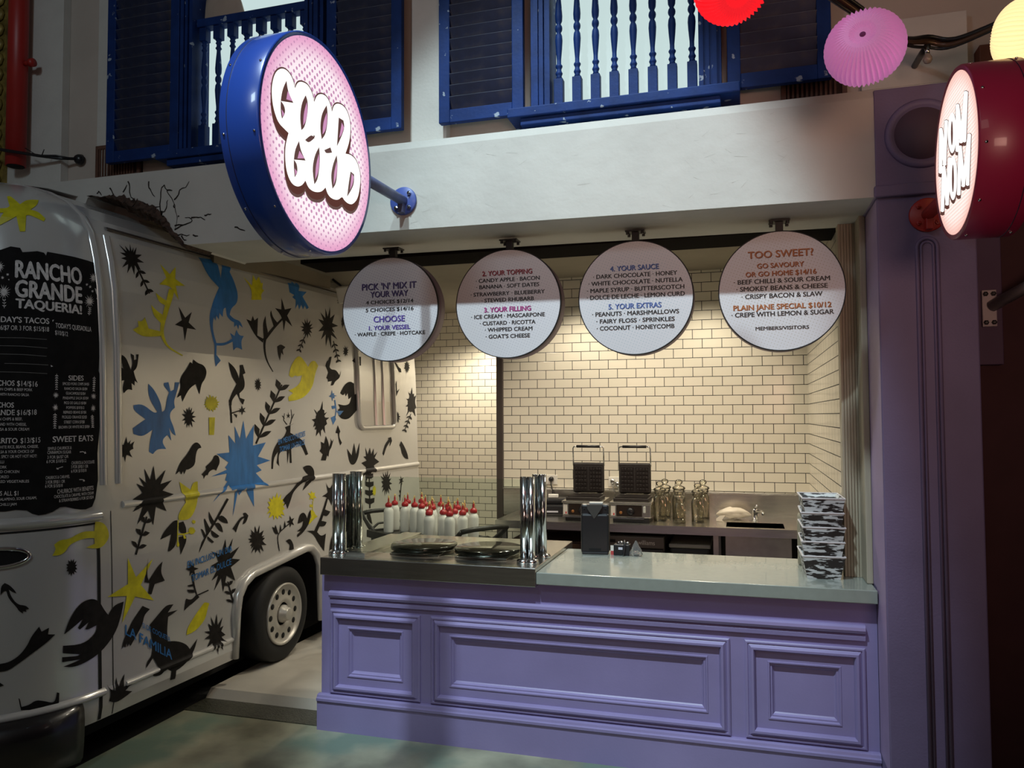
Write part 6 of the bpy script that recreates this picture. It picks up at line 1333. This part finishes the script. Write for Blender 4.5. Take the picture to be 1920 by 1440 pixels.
make_jar(-.607, 5.985, 1.0, 'square glass jar with stopper, front left, next to the waffle iron')
make_jar(-.448, 5.87, .80, 'smaller square glass jar standing in front, middle of the group')
make_jar(-.328, 5.975, .97, 'square glass jar with stopper, front right of the group')
make_jar(-.59, 6.20, 1.0, 'square glass jar with stopper, back left of the group')
make_jar(-.475, 6.09, 1.02, 'square glass jar with stopper directly behind the small jar')
make_jar(-.30, 6.19, 1.0, 'square glass jar with stopper, back right of the group')

# ------------------------------------------------------------------ black trolley with squeeze bottles
CA = math.radians(-34.0); CC = (-2.30, 5.55); CK = 1.08
t = thing('utility_cart', 'black plastic utility cart holding the squeeze bottles behind the counter', 'trolley', (CC[0], CC[1], 0), CA)
cart = mat('black_cart_plastic', (.020, .019, .017), .42)
b = MB(); b.box(-.50, .50, -.24, .24, .812, .842, .006)
for q in ((-.50, .50, -.255, -.235), (-.50, .50, .235, .255), (-.515, -.495, -.255, .255), (.495, .515, -.255, .255)): b.box(*q, .800, .858, .004)
b.build('tray_deck', cart, t, world=False)
b = MB(); b.box(-.48, .48, -.23, .23, .20, .24, .006); b.build('lower_shelf', cart, t, world=False)
for sx in (-.46, .46):
    for sy in (-.21, .21): b = MB(); b.box(sx-.022, sx+.022, sy-.022, sy+.022, .10, .812); b.build('leg', steel_d if sx > 0 else cart, t, world=False)
for sx in (-.46, .46):
    for sy in (-.23, .23): b = MB(); b.cyl((sx, sy-.016, .05), (sx, sy+.016, .05), .05, n=18); b.build('castor', blackm, t, world=False)
for sx in (-1, 1):
    b = MB()
    for sy in (-.20, .20): b.tube([(sx*.48, sy, .835), (sx*.56, sy, .87), (sx*.64, sy, .925), (sx*.69, sy, .965)], [.020, .020, .017, .016], 10)
    b.tube([(sx*.69, -.20, .965), (sx*.70, -.10, .975), (sx*.70, .10, .975), (sx*.69, .20, .965)], .018, 12); b.tube([(sx*.52, -.20, .86), (sx*.58, -.11, .89), (sx*.58, .11, .89), (sx*.52, .20, .86)], .010, 8); b.build('handle', cart, t, world=False)
pos = [(-2.475,5.2),(-2.488,5.332),(-2.485,5.474),(-2.377,5.269),(-2.291,5.246),(-2.346,5.508),(-2.208,5.18),(-2.231,5.305),(-2.031,4.80),(-2.146,5.225),(-2.04,4.92),(-2.10,5.12),(-2.12,5.33),(-1.928,4.89),(-2.024,5.23),(-1.856,4.82),(-1.95,5.05),(-1.87,4.95),(-1.928,5.166),(-1.83,5.04),(-1.786,4.89),(-1.76,5.02)]
pos = [[x*CK, y*CK] for x, y in pos]
for it in range(60):
    for i in range(len(pos)):
        lx = (pos[i][0]-CC[0])*math.cos(-CA)-(pos[i][1]-CC[1])*math.sin(-CA); ly = (pos[i][0]-CC[0])*math.sin(-CA)+(pos[i][1]-CC[1])*math.cos(-CA)
        lx = max(-.45, min(.45, lx)); ly = max(-.198, min(.198, ly)); pos[i] = [CC[0]+lx*math.cos(CA)-ly*math.sin(CA), CC[1]+lx*math.sin(CA)+ly*math.cos(CA)]
        for j in range(i):
            dx, dy = pos[i][0]-pos[j][0], pos[i][1]-pos[j][1]; d = math.hypot(dx, dy) or .001
            if d < .0805: k = (.0805-d)/2/d; pos[i][0] += dx*k; pos[i][1] += dy*k; pos[j][0] -= dx*k; pos[j][1] -= dy*k
bottle_m = mat('milky_plastic', (.80, .79, .76), .35, var=.02)
bottle_m.node_tree.nodes['Principled BSDF'].inputs['Subsurface Weight'].default_value = .5; bottle_m.node_tree.nodes['Principled BSDF'].inputs['Subsurface Radius'].default_value = (.03, .03, .03)
g = None
BL = 'clear white squeeze bottle with a red nozzle cap standing on the black cart'
for i, (x, y) in enumerate(pos):
    if g is None:
        g = thing('squeeze_bottle', BL, 'bottle', (x, y, .8425), group='red capped squeeze bottles on the cart')
        b = MB(); b.lathe([(.030, 0), (.0345, .004), (.0355, .012), (.0355, .150), (.033, .165), (.024, .180), (.018, .186), (.018, .192)], (0, 0, 0), 22); b.build('bottle', bottle_m, g, world=False)
        b = MB(); b.lathe([(.0195, .186), (.0245, .189), (.0255, .198), (.0235, .208), (.018, .215), (.0095, .219), (.0072, .223), (.0062, .240), (.005, .250)], (0, 0, 0), 18); b.build('cap', mat('red_cap', (.42, .012, .018), .3, coat=.3), g, world=False)
        b = MB(); b.tube([(0, 0, .250), (0, 0, .268), (.004, -.002, .266), (.012, -.012, .24), (.014, -.020, .215)], [.0042, .0036, .002, .002, .002], 7); b.build('nozzle_tip', mat('amber_nozzle', (.72, .50, .16), .4), g, world=False)
        g.scale = (CK, CK, CK)
    else: dup(g, (x, y, .8425), rz=i*1.3)

# ------------------------------------------------------------------ bits on the walls
t = thing('wall_speaker', 'small white box speaker tilted under the kitchen ceiling above the truck', 'speaker', (-3.10, 5.72, 2.69))
b = MB(); b.box(-.062, .062, -.05, .05, 0, .135, .008); b.xf(Matrix.Rotation(.30, 4, 'Z') @ Matrix.Rotation(-.14, 4, 'Y') @ Matrix.Rotation(.25, 4, 'X')); b.build('speaker_box', whitepl, t, world=False)
b = MB(); b.tube([(-.03, .05, .09), (-.10, .06, .16), (-.135, .0, .20)], .010, 8); b.build('bracket', blackpl, t, world=False)
t = thing('downlight', 'small white ceiling spotlight fitting left of the second menu board', 'light fitting', (-2.13, 6.9, 2.91))
b = MB(); b.cyl((-2.13, 6.9, 2.925), (-2.13, 6.9, 2.885), .045, n=20); b.build('fitting', whitepl, t)
t = thing('meter_box', 'flat purple service box on the dark wall right of the pillar', 'box', (1.17, 4.36, 1.99))
b = MB(); b.box(1.085, 1.225, 4.30, 4.36, 1.99, 2.62, .004); b.box(1.09, 1.22, 4.295, 4.30, 2.205, 2.215); b.build('case', mat('purple_box', (.10, .055, .12), .6, var=.08), t)
t = thing('pole_bracket', 'white pole held by a four bolt plate on the purple box', 'pole', (1.165, 4.29, 2.26))
wp = mat('pinkish_white_metal', (.52, .46, .48), .4)
b = MB(); b.box(1.132, 1.196, 4.282, 4.298, 2.175, 2.355, .004); b.build('plate', wp, t)
b = MB(); b.cyl((1.175, 4.285, 2.275), (1.70, 3.62, 2.60), .028, n=18); b.build('pole', wp, t)
for x in (1.147, 1.181):
    for z in (2.195, 2.335): b = MB(); b.lathe([(.012, 0), (.012, .008), (.006, .010), (.001, .010)], (x, 4.281, z), 6, '-y', smooth=False); b.build('bolt', blackpl, t)
t = thing('junction_box', 'rusty brown box on the wall behind the cream lantern', 'box', (1.13, 3.92, 3.24))
b = MB(); b.box(1.04, 1.25, 3.86, 3.95, 3.22, 3.395, .004); b.build('case', mat('rusty_red_box', (.16, .05, .025), .7, var=.3), t)
t = thing('lamp_shade', 'pale hanging fabric shade inside the left upper window', 'lampshade', (-2.97, 3.925, 4.14))
b = MB(); b.lathe([(.05, .30), (.13, .10), (.155, .02), (.16, 0), (.15, .0), (.12, .10), (.04, .29)], (-2.97, 3.925, 4.14), 20, sy=.15, rad=lambda k, j: 1+.05*(k % 2)); b.build('fabric', mat('beige_fabric', (.42, .33, .26), .9, var=.1), t)
b = MB(); b.cyl((-2.97, 3.925, 4.42), (-2.97, 3.925, 4.95), .006, n=8); b.build('cord', blackpl, t)
